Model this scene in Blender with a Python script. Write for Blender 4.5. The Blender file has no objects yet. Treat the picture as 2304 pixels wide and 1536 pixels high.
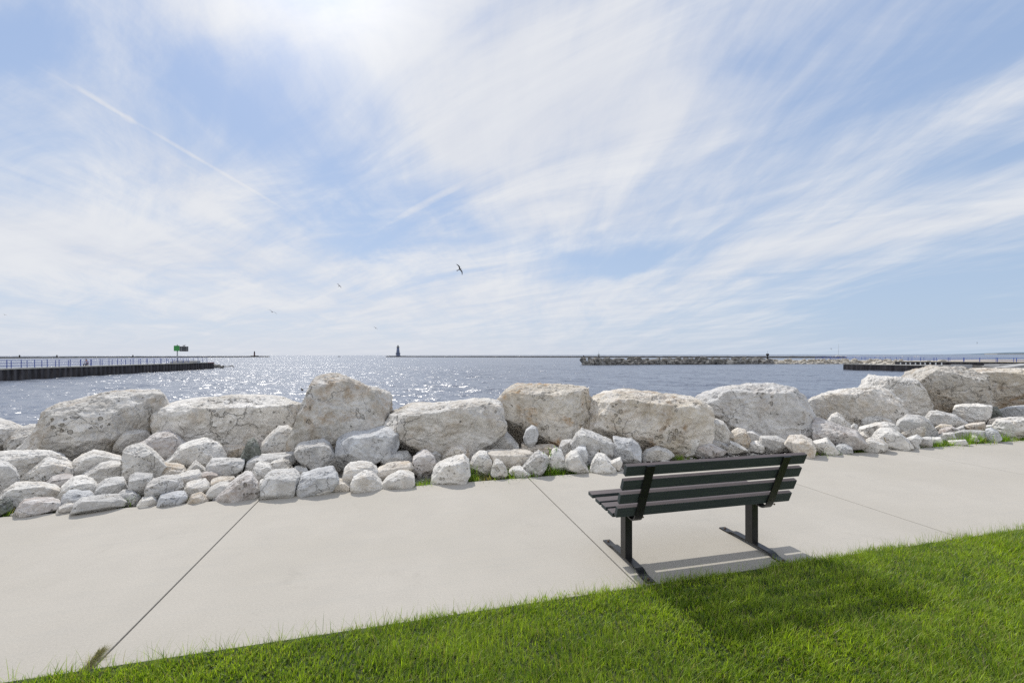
import bpy, bmesh, math, random
import numpy as np
from mathutils import Vector, Matrix
R = math.radians
scene = bpy.context.scene
col = scene.collection

# ------------------------------------------------------------------ camera
EYE = 1.7            # camera height above the path
F = 965.0            # focal length in photo pixels (photo is 2304 wide)
HZ = 798.4           # horizon row at the picture's centre
ROLL = 0.00160
cam_d = bpy.data.cameras.new('camera')
cam_d.sensor_width = 36.0
cam_d.lens = F * 36.0 / 2304.0
cam_d.shift_y = (HZ - 768.0) / 2304.0
cam_d.clip_start = 0.05
cam_d.clip_end = 60000.0
cam = bpy.data.objects.new('camera', cam_d)
cam.location = (0, 0, EYE)
cam.rotation_euler = (math.pi / 2, ROLL, 0)
col.objects.link(cam)
scene.camera = cam

def ray(px, py):
    x, z = (px - 1152.0) / F, (HZ - py) / F
    c, s = math.cos(ROLL), math.sin(ROLL)
    return Vector((x * c + z * s, 1.0, -x * s + z * c))
def at(px, py, Y):
    d = ray(px, py); return Vector((d.x * Y, Y, EYE + d.z * Y))
def on_z(px, py, z=0.0):
    d = ray(px, py); t = (z - EYE) / d.z
    return Vector((d.x * t, t, z))

# ------------------------------------------------------------------ sun and sky
SUN_AZ = R(-26.0)           # left of straight ahead
SUN_EL = R(44.5)
SUN_DIR = Vector((math.sin(SUN_AZ) * math.cos(SUN_EL), math.cos(SUN_AZ) * math.cos(SUN_EL), math.sin(SUN_EL)))
sd = bpy.data.lights.new('sun', 'SUN')
sd.energy = 3.3
sd.angle = R(0.53)
sd.color = (1.0, 0.955, 0.88)
sun = bpy.data.objects.new('sun', sd)
sun.rotation_euler = SUN_DIR.to_track_quat('Z', 'Y').to_euler()
sun.location = (0, 0, 30)
col.objects.link(sun)

scene.view_settings.view_transform = 'Standard'
scene.view_settings.look = 'None'
scene.view_settings.exposure = 0.0
scene.view_settings.gamma = 1.0
scene.view_settings.use_curve_mapping = False
scene.cycles.use_denoising = False
scene.cycles.max_bounces = 8
scene.cycles.transparent_max_bounces = 8
scene.cycles.sample_clamp_indirect = 6.0
scene.cycles.caustics_reflective = False
scene.cycles.caustics_refractive = False

class NT:
    """small helper to write node graphs"""
    def __init__(s, tree): s.t = tree; s.n = tree.nodes; s.l = tree.links
    def put(s, sock, v):
        if isinstance(v, bpy.types.NodeSocket): s.l.new(v, sock)
        elif isinstance(v, (int, float)):
            try: sock.default_value = v
            except TypeError: sock.default_value = (v, v, v, 1)[:len(sock.default_value)]
        else:
            v = tuple(v)
            if len(sock.default_value) == 4 and len(v) == 3: v = v + (1,)
            sock.default_value = v
    def m(s, op, a, b=None, c=None, clamp=False):
        n = s.n.new('ShaderNodeMath'); n.operation = op; n.use_clamp = clamp
        for i, v in enumerate((a, b, c)):
            if v is not None: s.put(n.inputs[i], v)
        return n.outputs[0]
    def v(s, op, a, b=None, scale=None):
        n = s.n.new('ShaderNodeVectorMath'); n.operation = op
        s.put(n.inputs[0], a)
        if b is not None: s.put(n.inputs[1], b)
        if scale is not None: s.put(n.inputs['Scale'], scale)
        return n.outputs['Value'] if op in ('DOT_PRODUCT', 'LENGTH', 'DISTANCE') else n.outputs[0]
    def noise(s, vec, scale, detail=4, rough=0.5, dist=0.0, out=0, lac=2.0):
        n = s.n.new('ShaderNodeTexNoise'); s.put(n.inputs['Vector'], vec)
        n.inputs['Scale'].default_value = scale; n.inputs['Detail'].default_value = detail
        n.inputs['Roughness'].default_value = rough; n.inputs['Distortion'].default_value = dist
        n.inputs['Lacunarity'].default_value = lac
        return n.outputs[out]
    def voro(s, vec, scale, feature='F1', out='Distance', rnd=1.0):
        n = s.n.new('ShaderNodeTexVoronoi'); n.feature = feature
        s.put(n.inputs['Vector'], vec); n.inputs['Scale'].default_value = scale
        n.inputs['Randomness'].default_value = rnd
        return n.outputs[out]
    def ramp(s, f, a, b, lo=0.0, hi=1.0, smooth=True):
        n = s.n.new('ShaderNodeMapRange'); n.interpolation_type = 'SMOOTHSTEP' if smooth else 'LINEAR'
        s.put(n.inputs[0], f)
        for i, v in zip((1, 2, 3, 4), (a, b, lo, hi)): s.put(n.inputs[i], v)
        return n.outputs[0]
    def mix(s, f, a, b, mode='MIX'):
        n = s.n.new('ShaderNodeMix'); n.data_type = 'RGBA'; n.blend_type = mode
        s.put(n.inputs[0], f); s.put(n.inputs[6], a); s.put(n.inputs[7], b)
        return n.outputs[2]
    def sep(s, v):
        n = s.n.new('ShaderNodeSeparateXYZ'); s.put(n.inputs[0], v); return n.outputs
    def comb(s, x, y, z):
        n = s.n.new('ShaderNodeCombineXYZ')
        for i, v in enumerate((x, y, z)): s.put(n.inputs[i], v)
        return n.outputs[0]
    def coord(s, which='Object'):
        return s.n.new('ShaderNodeTexCoord').outputs[which]
    def bump(s, h, strength, dist, normal=None):
        n = s.n.new('ShaderNodeBump'); s.put(n.inputs['Height'], h)
        s.put(n.inputs['Strength'], strength); s.put(n.inputs['Distance'], dist)
        if normal is not None: s.put(n.inputs['Normal'], normal)
        return n.outputs[0]

world = bpy.data.worlds.new('World')
scene.world = world
world.use_nodes = True
W = NT(world.node_tree)
W.n.clear()
out = W.n.new('ShaderNodeOutputWorld')
bg = W.n.new('ShaderNodeBackground')
W.l.new(bg.outputs[0], out.inputs[0])
sky = W.n.new('ShaderNodeTexSky')
sky.sky_type = 'NISHITA'; sky.sun_disc = False
sky.sun_elevation = SUN_EL; sky.sun_rotation = SUN_AZ
sky.altitude = 180; sky.air_density = 1.0; sky.dust_density = 0.6; sky.ozone_density = 1.6
SKY_K = 0.1
d = W.v('NORMALIZE', W.coord('Generated'))
dx, dy, dz = W.sep(d)
zc = W.m('MAXIMUM', dz, 0.0)
K0 = 0.10
den = W.m('ADD', zc, K0)
u = W.m('DIVIDE', dx, den); v = W.m('DIVIDE', dy, den)
P = W.comb(u, v, 1.0)
def uvof(px, py):
    r_ = ray(px, py).normalized(); k = max(r_.z, 0) + K0
    return np.array([r_.x / k, r_.y / k])
# warp for the cloud field
wn = W.noise(W.comb(W.m('MULTIPLY', u, 0.8), W.m('MULTIPLY', v, 0.5), 3.1), 1.6, 3, 0.5, out=1)
wv = W.v('SCALE', W.v('SUBTRACT', wn, (0.5, 0.5, 0.5)), scale=0.34)
Pw = W.v('ADD', P, wv)
acc = None
def blob(x0, y0, x1, y1, hw, w, soft=1.0, sharp=False):
    """a bank of thin cloud (w > 0) or a clear patch (w < 0), given by two ends of its long axis"""
    global acc
    c = uvof((x0 + x1) / 2, (y0 + y1) / 2)
    L = math.hypot(x1 - x0, y1 - y0)
    ux, uy = (x1 - x0) / L, (y1 - y0) / L
    cx, cy = (x0 + x1) / 2, (y0 + y1) / 2
    e = 2.0
    a1 = (uvof(cx + ux * e, cy + uy * e) - uvof(cx - ux * e, cy - uy * e)) / (2 * e) * (L / 2)
    a2 = (uvof(cx - uy * e, cy + ux * e) - uvof(cx + uy * e, cy - ux * e)) / (2 * e) * hw
    M = np.linalg.inv(np.array([a1, a2]).T)
    o = -M @ c
    src = P if sharp else Pw
    s_ = W.v('DOT_PRODUCT', src, (M[0, 0], M[0, 1], o[0]))
    t_ = W.v('DOT_PRODUCT', src, (M[1, 0], M[1, 1], o[1]))
    q = W.m('MULTIPLY_ADD', s_, s_, W.m('MULTIPLY', t_, t_))
    if sharp: g = W.m('SUBTRACT', 1.0, q, clamp=True)
    else: g = W.m('EXPONENT', W.m('MULTIPLY', q, -1.1))
    if acc is None: acc = W.m('MULTIPLY', g, w)
    else: acc = W.m('MULTIPLY_ADD', g, w, acc)
# clear patches
blob(620, 270, 960, 560, 120, -0.38)
blob(280, 140, 640, 370, 75, -0.27)
blob(760, 470, 880, 600, 60, -0.30)
blob(940, 440, 1120, 520, 34, -0.22)
blob(-200, 210, 230, -60, 140, -0.36)
blob(-60, 330, 420, 330, 60, -0.14)
blob(1700, 330, 2600, -60, 110, -0.26)
blob(1980, 380, 2700, 220, 46, -0.42)
blob(1300, 610, 1540, 560, 40, -0.50)
blob(1150, 540, 1420, 590, 26, -0.22)
blob(1650, 750, 2600, 640, 80, -0.62)
blob(1560, 205, 1900, 30, 46, -0.26)
blob(1900, 260, 2400, 60, 50, -0.18)
blob(-200, 790, 700, 780, 36, -0.20)
# banks
blob(920, 60, 1420, 460, 210, 0.46)
blob(1250, 60, 1640, 420, 170, 0.24)
blob(300, 30, 860, 130, 70, 0.40)
blob(940, 280, 1120, 370, 50, 0.30)
blob(1420, 660, 2560, 395, 44, 0.44)
blob(1050, 470, 1560, 480, 60, 0.22)
blob(-300, 520, 760, 610, 66, 0.42)
blob(280, 340, 600, 540, 46, 0.26)
blob(500, 690, 1600, 680, 50, 0.26)
blob(1500, 340, 2400, 90, 34, 0.12)
# two old contrails
blob(60, 135, 720, 512, 4, 0.10, sharp=True)
blob(165, 190, 290, 268, 7, 0.22, sharp=True)
blob(268, 255, 310, 280, 9, 0.22, sharp=True)
blob(380, 320, 700, 505, 4, 0.14, sharp=True)
blob(350, 300, 470, 372, 6, 0.14, sharp=True)
blob(860, 510, 1065, 400, 10, 0.30, sharp=True)
Ps = W.comb(W.m('MULTIPLY', u, 1.0), W.m('MULTIPLY', v, 0.20), 0.0)
Psw = W.v('ADD', Ps, W.v('SCALE', wv, scale=0.7))
n1 = W.noise(Psw, 2.2, 8, 0.62, 0.35)
n2 = W.noise(W.v('ADD', Psw, (4.2, 1.7, 0)), 7.0, 6, 0.6, 0.5)
Pl = W.comb(W.m('MULTIPLY', W.m('ADD', W.m('MULTIPLY', u, 0.6), W.m('MULTIPLY', v, 0.8)), 1.3), W.m('MULTIPLY', W.m('SUBTRACT', W.m('MULTIPLY', v, 0.6), W.m('MULTIPLY', u, 0.8)), 0.45), 7.7)
n3 = W.noise(Pl, 1.7, 9, 0.64, 0.6)
left = W.ramp(u, -0.4, 0.8, 1.0, 0.0)
nn = W.m('ADD', W.m('MULTIPLY', W.m('SUBTRACT', n1, 0.5), W.m('SUBTRACT', 1.25, W.m('MULTIPLY', left, 0.9))),
         W.m('MULTIPLY', W.m('SUBTRACT', n3, 0.5), W.m('MULTIPLY_ADD', left, 0.8, 0.55)))
nn = W.m('MULTIPLY_ADD', W.m('SUBTRACT', n2, 0.5), 0.35, nn)
nn = W.m('MULTIPLY', nn, 1.15)
dens0 = W.m('ADD', W.m('ADD', acc, 0.56), nn)
dens = W.ramp(dens0, 0.10, 0.98)
sunc = W.m('MAXIMUM', W.v('DOT_PRODUCT', d, tuple(SUN_DIR)), 0.0)
glow = W.m('ADD', W.m('MULTIPLY', W.m('POWER', sunc, 400.0), 0.8), W.m('MULTIPLY', W.m('POWER', sunc, 70.0), 0.45))
# unseen bright cloud bank, added behind the camera to fill the shaded rock faces
back_fill = W.ramp(dy, 0.05, -0.75, 0.0, 1.0)
# thick parts of the bank are a little greyer, thin lit parts whiter
cloudc = W.mix(W.ramp(W.m('ADD', n3, W.m('MULTIPLY', n1, 0.6)), 0.55, 1.05), (0.71, 0.735, 0.80), (0.84, 0.85, 0.87))
cloudc = W.mix(back_fill, cloudc, (1.0, 0.98, 0.95))
dens = W.m('MAXIMUM', dens, W.m('MULTIPLY', back_fill, 0.9))
skyb = W.mix(1.0, W.v('SCALE', sky.outputs[0], scale=SKY_K), (1.15, 1.15, 1.25), 'MULTIPLY')
blue = W.mix(W.ramp(dz, 0.0, 0.75), (0.44, 0.57, 0.76), (0.335, 0.47, 0.74))
skyb = W.mix(0.8, skyb, blue)
hor = W.m('EXPONENT', W.m('MULTIPLY', zc, -9.0))
haz = W.mix(W.ramp(dx, -0.2, 0.85), (0.68, 0.71, 0.78), (0.47, 0.58, 0.73))
colr = W.mix(W.m('MULTIPLY', dens, 0.92), skyb, cloudc)
colr = W.mix(W.m('MULTIPLY', W.m('MULTIPLY', hor, 0.75), W.m('SUBTRACT', 1.0, back_fill)), colr, haz)
colr = W.v('ADD', colr, W.v('SCALE', W.comb(1.0, 0.99, 0.95), scale=glow))
colr = W.v('SCALE', colr, scale=1.0 / SKY_K)
W.l.new(colr, bg.inputs[0])
bg.inputs[1].default_value = SKY_K

# ------------------------------------------------------------------ helpers
def tag(o, label=None, cat=None, group=None, kind=None):
    if label: o['label'] = label
    if cat: o['category'] = cat
    if group: o['group'] = group
    if kind: o['kind'] = kind
    return o
def link(o, parent=None):
    col.objects.link(o)
    if parent is not None: o.parent = parent
    return o
def empty(name, loc=(0, 0, 0), rz=0.0):
    o = bpy.data.objects.new(name, None); o.location = loc; o.rotation_euler = (0, 0, rz)
    o.empty_display_size = 0.2
    return link(o)
def mesh_np(name, V, faces_flat, counts, mat=None, smooth=False, parent=None, loc=None):
    """fast mesh from numpy arrays: V (n,3), loops and the number of corners per face"""
    me = bpy.data.meshes.new(name)
    V = np.asarray(V, dtype=np.float32); faces_flat = np.asarray(faces_flat, dtype=np.int32)
    counts = np.asarray(counts, dtype=np.int32)
    me.vertices.add(len(V)); me.vertices.foreach_set('co', V.ravel())
    me.loops.add(len(faces_flat)); me.loops.foreach_set('vertex_index', faces_flat)
    me.polygons.add(len(counts))
    st = np.zeros(len(counts), dtype=np.int32); st[1:] = np.cumsum(counts)[:-1]
    me.polygons.foreach_set('loop_start', st)
    me.polygons.foreach_set('use_smooth', np.full(len(counts), smooth))
    me.update(calc_edges=True)
    if mat: me.materials.append(mat)
    o = bpy.data.objects.new(name, me)
    if loc is not None: o.location = loc
    return link(o, parent)
class MB:
    """collects bevelled boxes, tubes, bars and lathes into one mesh"""
    def __init__(s): s.bm = bmesh.new()
    def box(s, c, size, rot=None, bevel=0.0, seg=2):
        r = bmesh.ops.create_cube(s.bm, size=1.0)
        vs = r['verts']
        M = Matrix.Translation(Vector(c)) @ (rot.to_4x4() if rot is not None else Matrix.Identity(4)) @ Matrix.Diagonal((size[0], size[1], size[2], 1))
        bmesh.ops.transform(s.bm, matrix=M, verts=vs)
        if bevel > 0:
            es = list({e for v_ in vs for e in v_.link_edges})
            bmesh.ops.bevel(s.bm, geom=es, offset=bevel, segments=seg, affect='EDGES', profile=0.6)
        return s
    def tube(s, p0, p1, r0, r1=None, n=10, caps=True):
        p0, p1 = Vector(p0), Vector(p1); r1 = r0 if r1 is None else r1
        q = (p1 - p0).to_track_quat('Z', 'Y').to_matrix()
        A, B = [], []
        for i in range(n):
            a = 2 * math.pi * i / n; w_ = q @ Vector((math.cos(a), math.sin(a), 0))
            A.append(s.bm.verts.new(p0 + w_ * r0)); B.append(s.bm.verts.new(p1 + w_ * r1))
        for i in range(n):
            j = (i + 1) % n; f = s.bm.faces.new((A[i], A[j], B[j], B[i])); f.smooth = True
        if caps: s.bm.faces.new(A[::-1]); s.bm.faces.new(B)
        return s
    def lathe(s, c, prof, n=16, smooth=True):
        c = Vector(c); rings = []
        for (r_, z_) in prof:
            rings.append([s.bm.verts.new(c + Vector((math.cos(2 * math.pi * i / n) * r_, math.sin(2 * math.pi * i / n) * r_, z_))) for i in range(n)])
        for a, b in zip(rings, rings[1:]):
            for i in range(n):
                j = (i + 1) % n; f = s.bm.faces.new((a[i], a[j], b[j], b[i])); f.smooth = smooth
        s.bm.faces.new(rings[0][::-1]); s.bm.faces.new(rings[-1])
        return s
    def ribbon(s, pts, side, thick, width):
        """flat bar along a polyline; side = unit vector across the bar"""
        side = Vector(side).normalized(); n = len(pts); pts = [Vector(p) for p in pts]; rows = []
        for i, p in enumerate(pts):
            t = (pts[min(i + 1, n - 1)] - pts[max(i - 1, 0)]).normalized()
            nn_ = side.cross(t).normalized() * thick / 2; w_ = side * width / 2
            rows.append([s.bm.verts.new(p + a) for a in (-w_ - nn_, w_ - nn_, w_ + nn_, -w_ + nn_)])
        for a, b in zip(rows, rows[1:]):
            for i in range(4):
                j = (i + 1) % 4; s.bm.faces.new((a[i], a[j], b[j], b[i]))
        s.bm.faces.new(rows[0][::-1]); s.bm.faces.new(rows[-1])
        return s
    def ball(s, c, r, sub=2, scale=(1, 1, 1)):
        m_ = Matrix.Translation(Vector(c)) @ Matrix.Diagonal((r * scale[0], r * scale[1], r * scale[2], 1))
        r_ = bmesh.ops.create_icosphere(s.bm, subdivisions=sub, radius=1.0, matrix=m_)
        for v_ in r_['verts']:
            for f in v_.link_faces: f.smooth = True
        return s
    def build(s, name, mat, parent=None, loc=None):
        bmesh.ops.recalc_face_normals(s.bm, faces=s.bm.faces)
        me = bpy.data.meshes.new(name); s.bm.to_mesh(me); s.bm.free()
        if mat: me.materials.append(mat)
        o = bpy.data.objects.new(name, me)
        if loc is not None: o.location = loc
        return link(o, parent)

# value noise in numpy
def _hash(ix, iy, iz, seed):
    h = (ix.astype(np.int64) * 374761393 + iy.astype(np.int64) * 668265263 + iz.astype(np.int64) * 2147483647 + seed * 144665) & 0x7fffffff
    h = ((h ^ (h >> 13)) * 1274126177) & 0x7fffffff
    h = ((h ^ (h >> 15)) * 2246822519) & 0x7fffffff
    return ((h ^ (h >> 16)) & 0xffff).astype(np.float64) / 65535.0
def vnoise(Pn, seed=0):
    i = np.floor(Pn); f = Pn - i; f = f * f * f * (f * (f * 6 - 15) + 10); i = i.astype(np.int64)
    r_ = 0
    for a in (0, 1):
        wa = f[:, 0] if a else 1 - f[:, 0]
        for b in (0, 1):
            wb = f[:, 1] if b else 1 - f[:, 1]
            for c in (0, 1):
                wc = f[:, 2] if c else 1 - f[:, 2]
                r_ = r_ + wa * wb * wc * _hash(i[:, 0] + a, i[:, 1] + b, i[:, 2] + c, seed)
    return r_ * 2 - 1
def fbm(Pn, octv=4, seed=0, gain=0.5, ridged=False):
    a, t, q = 1.0, 0, Pn.copy()
    for k in range(octv):
        nz = vnoise(q, seed + 17 * k)
        if ridged: nz = 1 - 2 * np.abs(nz)
        t = t + a * nz; a *= gain; q = q * 2.03 + 11.3
    return t

def new_mat(name):
    m_ = bpy.data.materials.new(name); m_.use_nodes = True
    N = NT(m_.node_tree); N.n.clear()
    o_ = N.n.new('ShaderNodeOutputMaterial'); b_ = N.n.new('ShaderNodeBsdfPrincipled')
    N.l.new(b_.outputs[0], o_.inputs[0])
    return m_, N, b_, o_
def simple(name, base, rough=0.6, metal=0.0, var=0.12, scale=6.0, bump=0.0, bscale=40.0, spec=0.5):
    m_, N, b_, o_ = new_mat(name)
    c = N.coord('Object')
    n = N.noise(c, scale, 5, 0.6)
    k = N.ramp(n, 0.3, 0.7, 1 - var, 1 + var)
    N.put(b_.inputs['Base Color'], N.v('SCALE', N.mix(0.0, base, base), scale=k))
    N.put(b_.inputs['Roughness'], rough); N.put(b_.inputs['Metallic'], metal)
    N.put(b_.inputs['Specular IOR Level'], spec)
    if bump > 0: N.put(b_.inputs['Normal'], N.bump(N.noise(c, bscale, 4, 0.6), 1.0, bump))
    return m_
# ------------------------------------------------------------------ shore frame
# e runs along the path, n across it towards the water
E = Vector((0.969, 0.2465, 0)).normalized(); NRM = Vector((-E.y, E.x, 0))
ANG = math.atan2(E.y, E.x)
def sn(s, n, z=0.0): return E * s + NRM * n + Vector((0, 0, z))
N_LAWN, N_PATH = 2.80, 5.72       # near and far edge of the path
WATER = -1.5

# ---- materials of the setting
def concrete():
    m_, N, b_, o_ = new_mat('concrete')
    c = N.coord('Object')
    big = N.noise(c, 0.55, 4, 0.55)
    mid = N.noise(c, 3.0, 6, 0.65)
    fine = N.noise(c, 190.0, 3, 0.7)
    grit = N.noise(c, 75.0, 3, 0.75)
    st = N.v('MULTIPLY', c, (0.35, 6.0, 1.0))            # faint broom strokes across the slab
    broom = N.noise(st, 2.2, 5, 0.6)
    col_ = N.mix(N.ramp(big, 0.35, 0.65), (0.432, 0.404, 0.356), (0.462, 0.433, 0.386))
    col_ = N.mix(N.m('MULTIPLY', N.ramp(mid, 0.35, 0.75), 0.45), col_, (0.405, 0.382, 0.343))
    col_ = N.mix(N.m('MULTIPLY', N.ramp(broom, 0.50, 0.72), 0.30), col_, (0.40, 0.385, 0.35))
    k = N.m('ADD', N.m('MULTIPLY', N.m('SUBTRACT', fine, 0.5), 0.30), N.m('MULTIPLY', N.m('SUBTRACT', grit, 0.5), 0.40))
    col_ = N.v('SCALE', col_, scale=N.m('ADD', 1.0, k))
    spots = N.ramp(N.voro(c, 2.6), 0.0, 0.016, 1.0, 0.0)
    col_ = N.mix(N.m('MULTIPLY', spots, 0.5), col_, (0.20, 0.19, 0.17))
    blot = N.ramp(N.noise(N.v('ADD', c, (31, 7, 2)), 2.2, 8, 0.78, 0.6), 0.57, 0.72)
    col_ = N.mix(N.m('MULTIPLY', blot, 0.20), col_, (0.27, 0.25, 0.22))
    g_ = N.n.new('ShaderNodeNewGeometry')
    col_ = N.v('SCALE', col_, scale=N.m('MULTIPLY_ADD', g_.outputs['Random Per Island'], 0.07, 0.965))
    N.put(b_.inputs['Base Color'], col_)
    N.put(b_.inputs['Roughness'], 0.93); N.put(b_.inputs['Specular IOR Level'], 0.25)
    h = N.m('ADD', N.m('MULTIPLY', fine, 0.6), N.m('MULTIPLY', grit, 0.5))
    N.put(b_.inputs['Normal'], N.bump(h, 0.5, 0.0015))
    return m_
M_CONC = concrete()
M_JOINT = simple('joint_sand', (0.12, 0.105, 0.09), 0.95, var=0.3, scale=40)

def gravel_mat():
    m_, N, b_, o_ = new_mat('gravel_ground')
    c = N.coord('Object')
    cell = N.voro(c, 42.0, out='Color')
    dist = N.voro(c, 42.0)
    g = N.sep(cell)
    col_ = N.mix(g[0], (0.10, 0.10, 0.10), (0.34, 0.325, 0.30))
    col_ = N.mix(N.ramp(N.noise(c, 2.0, 3), 0.42, 0.62), col_, (0.13, 0.115, 0.095))
    N.put(b_.inputs['Base Color'], col_); N.put(b_.inputs['Roughness'], 0.95)
    N.put(b_.inputs['Normal'], N.bump(N.m('SUBTRACT', 1.0, dist), 1.0, 0.02))
    return m_
M_GRAVEL = gravel_mat()
M_SOIL = simple('lawn_soil', (0.030, 0.048, 0.014), 0.95, var=0.4, scale=18)

# ---- the ground: one sheet, flat behind and under the path, falling into the water beyond the boulders
def terrain():
    ns = [-400, -120, -40, -10, -3, 0, 1.5, 2.6, 2.8, 3.2, 4.5, 5.6] + list(np.linspace(5.8, 13.5, 40))
    ss = [-400, -150, -60, -30] + list(np.linspace(-18, 40, 175)) + [60, 150, 400]
    V = []
    for n_ in ns:
        for s_ in ss:
            if n_ <= 5.6: z = -0.06
            else:
                z = -0.045 - 0.02 * min(1, (n_ - 5.6) / 1.0)
                if n_ > 9.6: z -= (n_ - 9.6) * 0.8
            p = sn(s_, n_, z)
            V.append((p.x, p.y, p.z))
    V = np.array(V)
    m_ = V[:, 2] > -0.1
    far = (V @ np.array([NRM.x, NRM.y, 0])) > 5.75
    V[far, 2] += 0.03 * fbm(V[far] * np.array([1.7, 1.7, 0]) + 5, 3, 3)
    nx = len(ss); idx = []
    for j in range(len(ns) - 1):
        for i in range(nx - 1):
            a = j * nx + i; idx += [a, a + 1, a + nx + 1, a + nx]
    o = mesh_np('ground', V, idx, [4] * (len(idx) // 4), M_GRAVEL, True)
    return tag(o, kind='structure')
terrain()

# ---- the path: slabs cast in bays with open joints
def path():
    mb = MB()
    joints = [-60, -41.6, -31.6, -24.9, -18.25, -11.6, -8.28, -4.96, -1.64, 1.68, 5.02, 8.50, 11.8, 15.1, 18.4, 21.7, 28, 40, 60]
    g = 0.011
    for a, b in zip(joints, joints[1:]):
        mb.box(((a + b) / 2, (N_LAWN + N_PATH) / 2 - 0.02, -0.05), (b - a - g, N_PATH - N_LAWN + 0.04, 0.10), bevel=0.006, seg=2)
    o = mb.build('path', M_CONC); o.rotation_euler = (0, 0, ANG)
    tag(o, kind='structure')
path()

# ---- gravel lying between the rocks
def pebbles():
    rng = np.random.default_rng(8)
    bm = bmesh.new(); bmesh.ops.create_icosphere(bm, subdivisions=1, radius=1.0)
    bv = np.array([v_.co[:] for v_ in bm.verts]); bf = np.array([[v_.index for v_ in f.verts] for f in bm.faces]); bm.free()
    cnt = 9000
    s_ = rng.uniform(-9, 22, cnt); n_ = N_PATH + 0.03 + rng.random(cnt) ** 1.3 * 2.9
    r_ = rng.uniform(0.008, 0.026, cnt); big_ = rng.random(cnt) < 0.09; r_ = np.where(big_, rng.uniform(0.03, 0.07, cnt), r_)
    c = np.stack([E.x * s_ + NRM.x * n_, E.y * s_ + NRM.y * n_, np.full(cnt, -0.045) + r_ * 0.3], 1)
    sc = r_[:, None] * rng.uniform(0.55, 1.25, (cnt, 3))
    jit = rng.uniform(0.75, 1.2, (cnt, len(bv), 1))
    V = (bv[None] * jit * sc[:, None, :] + c[:, None, :]).reshape(-1, 3)
    Fc = (bf[None] + (np.arange(cnt) * len(bv))[:, None, None]).reshape(-1)
    m_, N, b_, o_ = new_mat('pebble')
    g = N.n.new('ShaderNodeNewGeometry')
    N.put(b_.inputs['Base Color'], N.mix(g.outputs['Random Per Island'], (0.13, 0.13, 0.13), (0.58, 0.55, 0.51)))
    N.put(b_.inputs['Roughness'], 0.9)
    o = mesh_np('gravel', V, Fc, [3] * (len(Fc) // 3), m_, False)
    tag(o, kind='stuff')
pebbles()

# ---- the water
def water():
    m_, N, b_, o_ = new_mat('lake_water')
    c = N.coord('Object')
    cx, cy, cz = N.sep(c)
    dist = N.v('LENGTH', c)
    rot = N.comb(N.m('ADD', N.m('MULTIPLY', cx, 0.97), N.m('MULTIPLY', cy, 0.22)), N.m('MULTIPLY', N.m('SUBTRACT', N.m('MULTIPLY', cy, 0.97), N.m('MULTIPLY', cx, 0.22)), 1.7), 0)
    # slopes of the ripples, taken straight from noise so that far water keeps its sparkle
    w1 = N.noise(rot, 0.8, 3, 0.6, 0.5, out=1)
    w2 = N.noise(rot, 2.0, 4, 0.62, 0.4, out=1)
    w3 = N.noise(N.v('ADD', c, (5, 3, 0)), 8.0, 3, 0.65, 0.2, out=1)
    sl = N.v('ADD', N.v('SCALE', N.v('SUBTRACT', w1, (0.5, 0.5, 0.5)), scale=1.15), N.v('SCALE', N.v('SUBTRACT', w2, (0.5, 0.5, 0.5)), scale=1.5))
    sl = N.v('ADD', sl, N.v('SCALE', N.v('SUBTRACT', w3, (0.5, 0.5, 0.5)), scale=0.95))
    gusts = N.ramp(N.noise(N.v('MULTIPLY', c, (0.012, 0.035, 0)), 1.0, 4, 0.6, 0.5), 0.3, 0.7, 0.65, 1.25)
    sl = N.v('SCALE', sl, scale=gusts)
    sx, sy, _ = N.sep(sl)
    geo = N.n.new('ShaderNodeNewGeometry')
    nrm = N.v('NORMALIZE', N.v('ADD', geo.outputs['Normal'], N.comb(N.m('MULTIPLY', sx, 1.3), sy, 0.0)))
    N.put(b_.inputs['Normal'], nrm)
    N.put(b_.inputs['Base Color'], (0.145, 0.168, 0.218))
    N.put(b_.inputs['Roughness'], 0.26); N.put(b_.inputs['IOR'], 1.333)
    N.put(b_.inputs['Specular IOR Level'], 0.5)
    # grid of rows whose spacing grows with distance
    na = 760
    ang = np.linspace(R(-68), R(68), na)
    rad = [6.0]
    while rad[-1] < 420: rad.append(rad[-1] * 1.0062 + 0.01)
    rad += [470, 540, 640, 800, 1050, 1500, 2400, 4500, 9000, 18000, 40000]
    rad = np.array(rad)
    A, Rr = np.meshgrid(ang, rad)
    X = np.sin(A) * Rr; Y = np.cos(A) * Rr
    rng = np.random.default_rng(3)
    Z = np.zeros_like(X)
    for k in range(34):
        lam = math.exp(rng.uniform(math.log(0.7), math.log(7.0)))
        th = R(75) + rng.normal() * 0.55        # crests run roughly across the view
        kx, ky = math.cos(th) * 2 * math.pi / lam, math.sin(th) * 2 * math.pi / lam
        amp = 0.0075 * lam ** 0.75
        fade = np.clip((lam * 16 - Rr * 0.0062 * 16 * 3) / (lam * 16), 0, 1)
        ph = rng.uniform(0, 6.28)
        Z += amp * fade * np.sin(kx * X + ky * Y + ph + 0.8 * np.sin(X * 0.13 + k) + 0.8 * np.sin(Y * 0.11 + 2 * k))
    Z += WATER
    V = np.stack([X, Y, Z], -1).reshape(-1, 3)
    i = np.arange(na - 1); j = np.arange(len(rad) - 1)
    a = (j[:, None] * na + i[None]).reshape(-1)
    Fc = np.stack([a, a + na, a + na + 1, a + 1], 1).reshape(-1)
    o = mesh_np('water', V, Fc, np.full(len(a), 4), m_, True)
    tag(o, kind='structure')
water()
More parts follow.
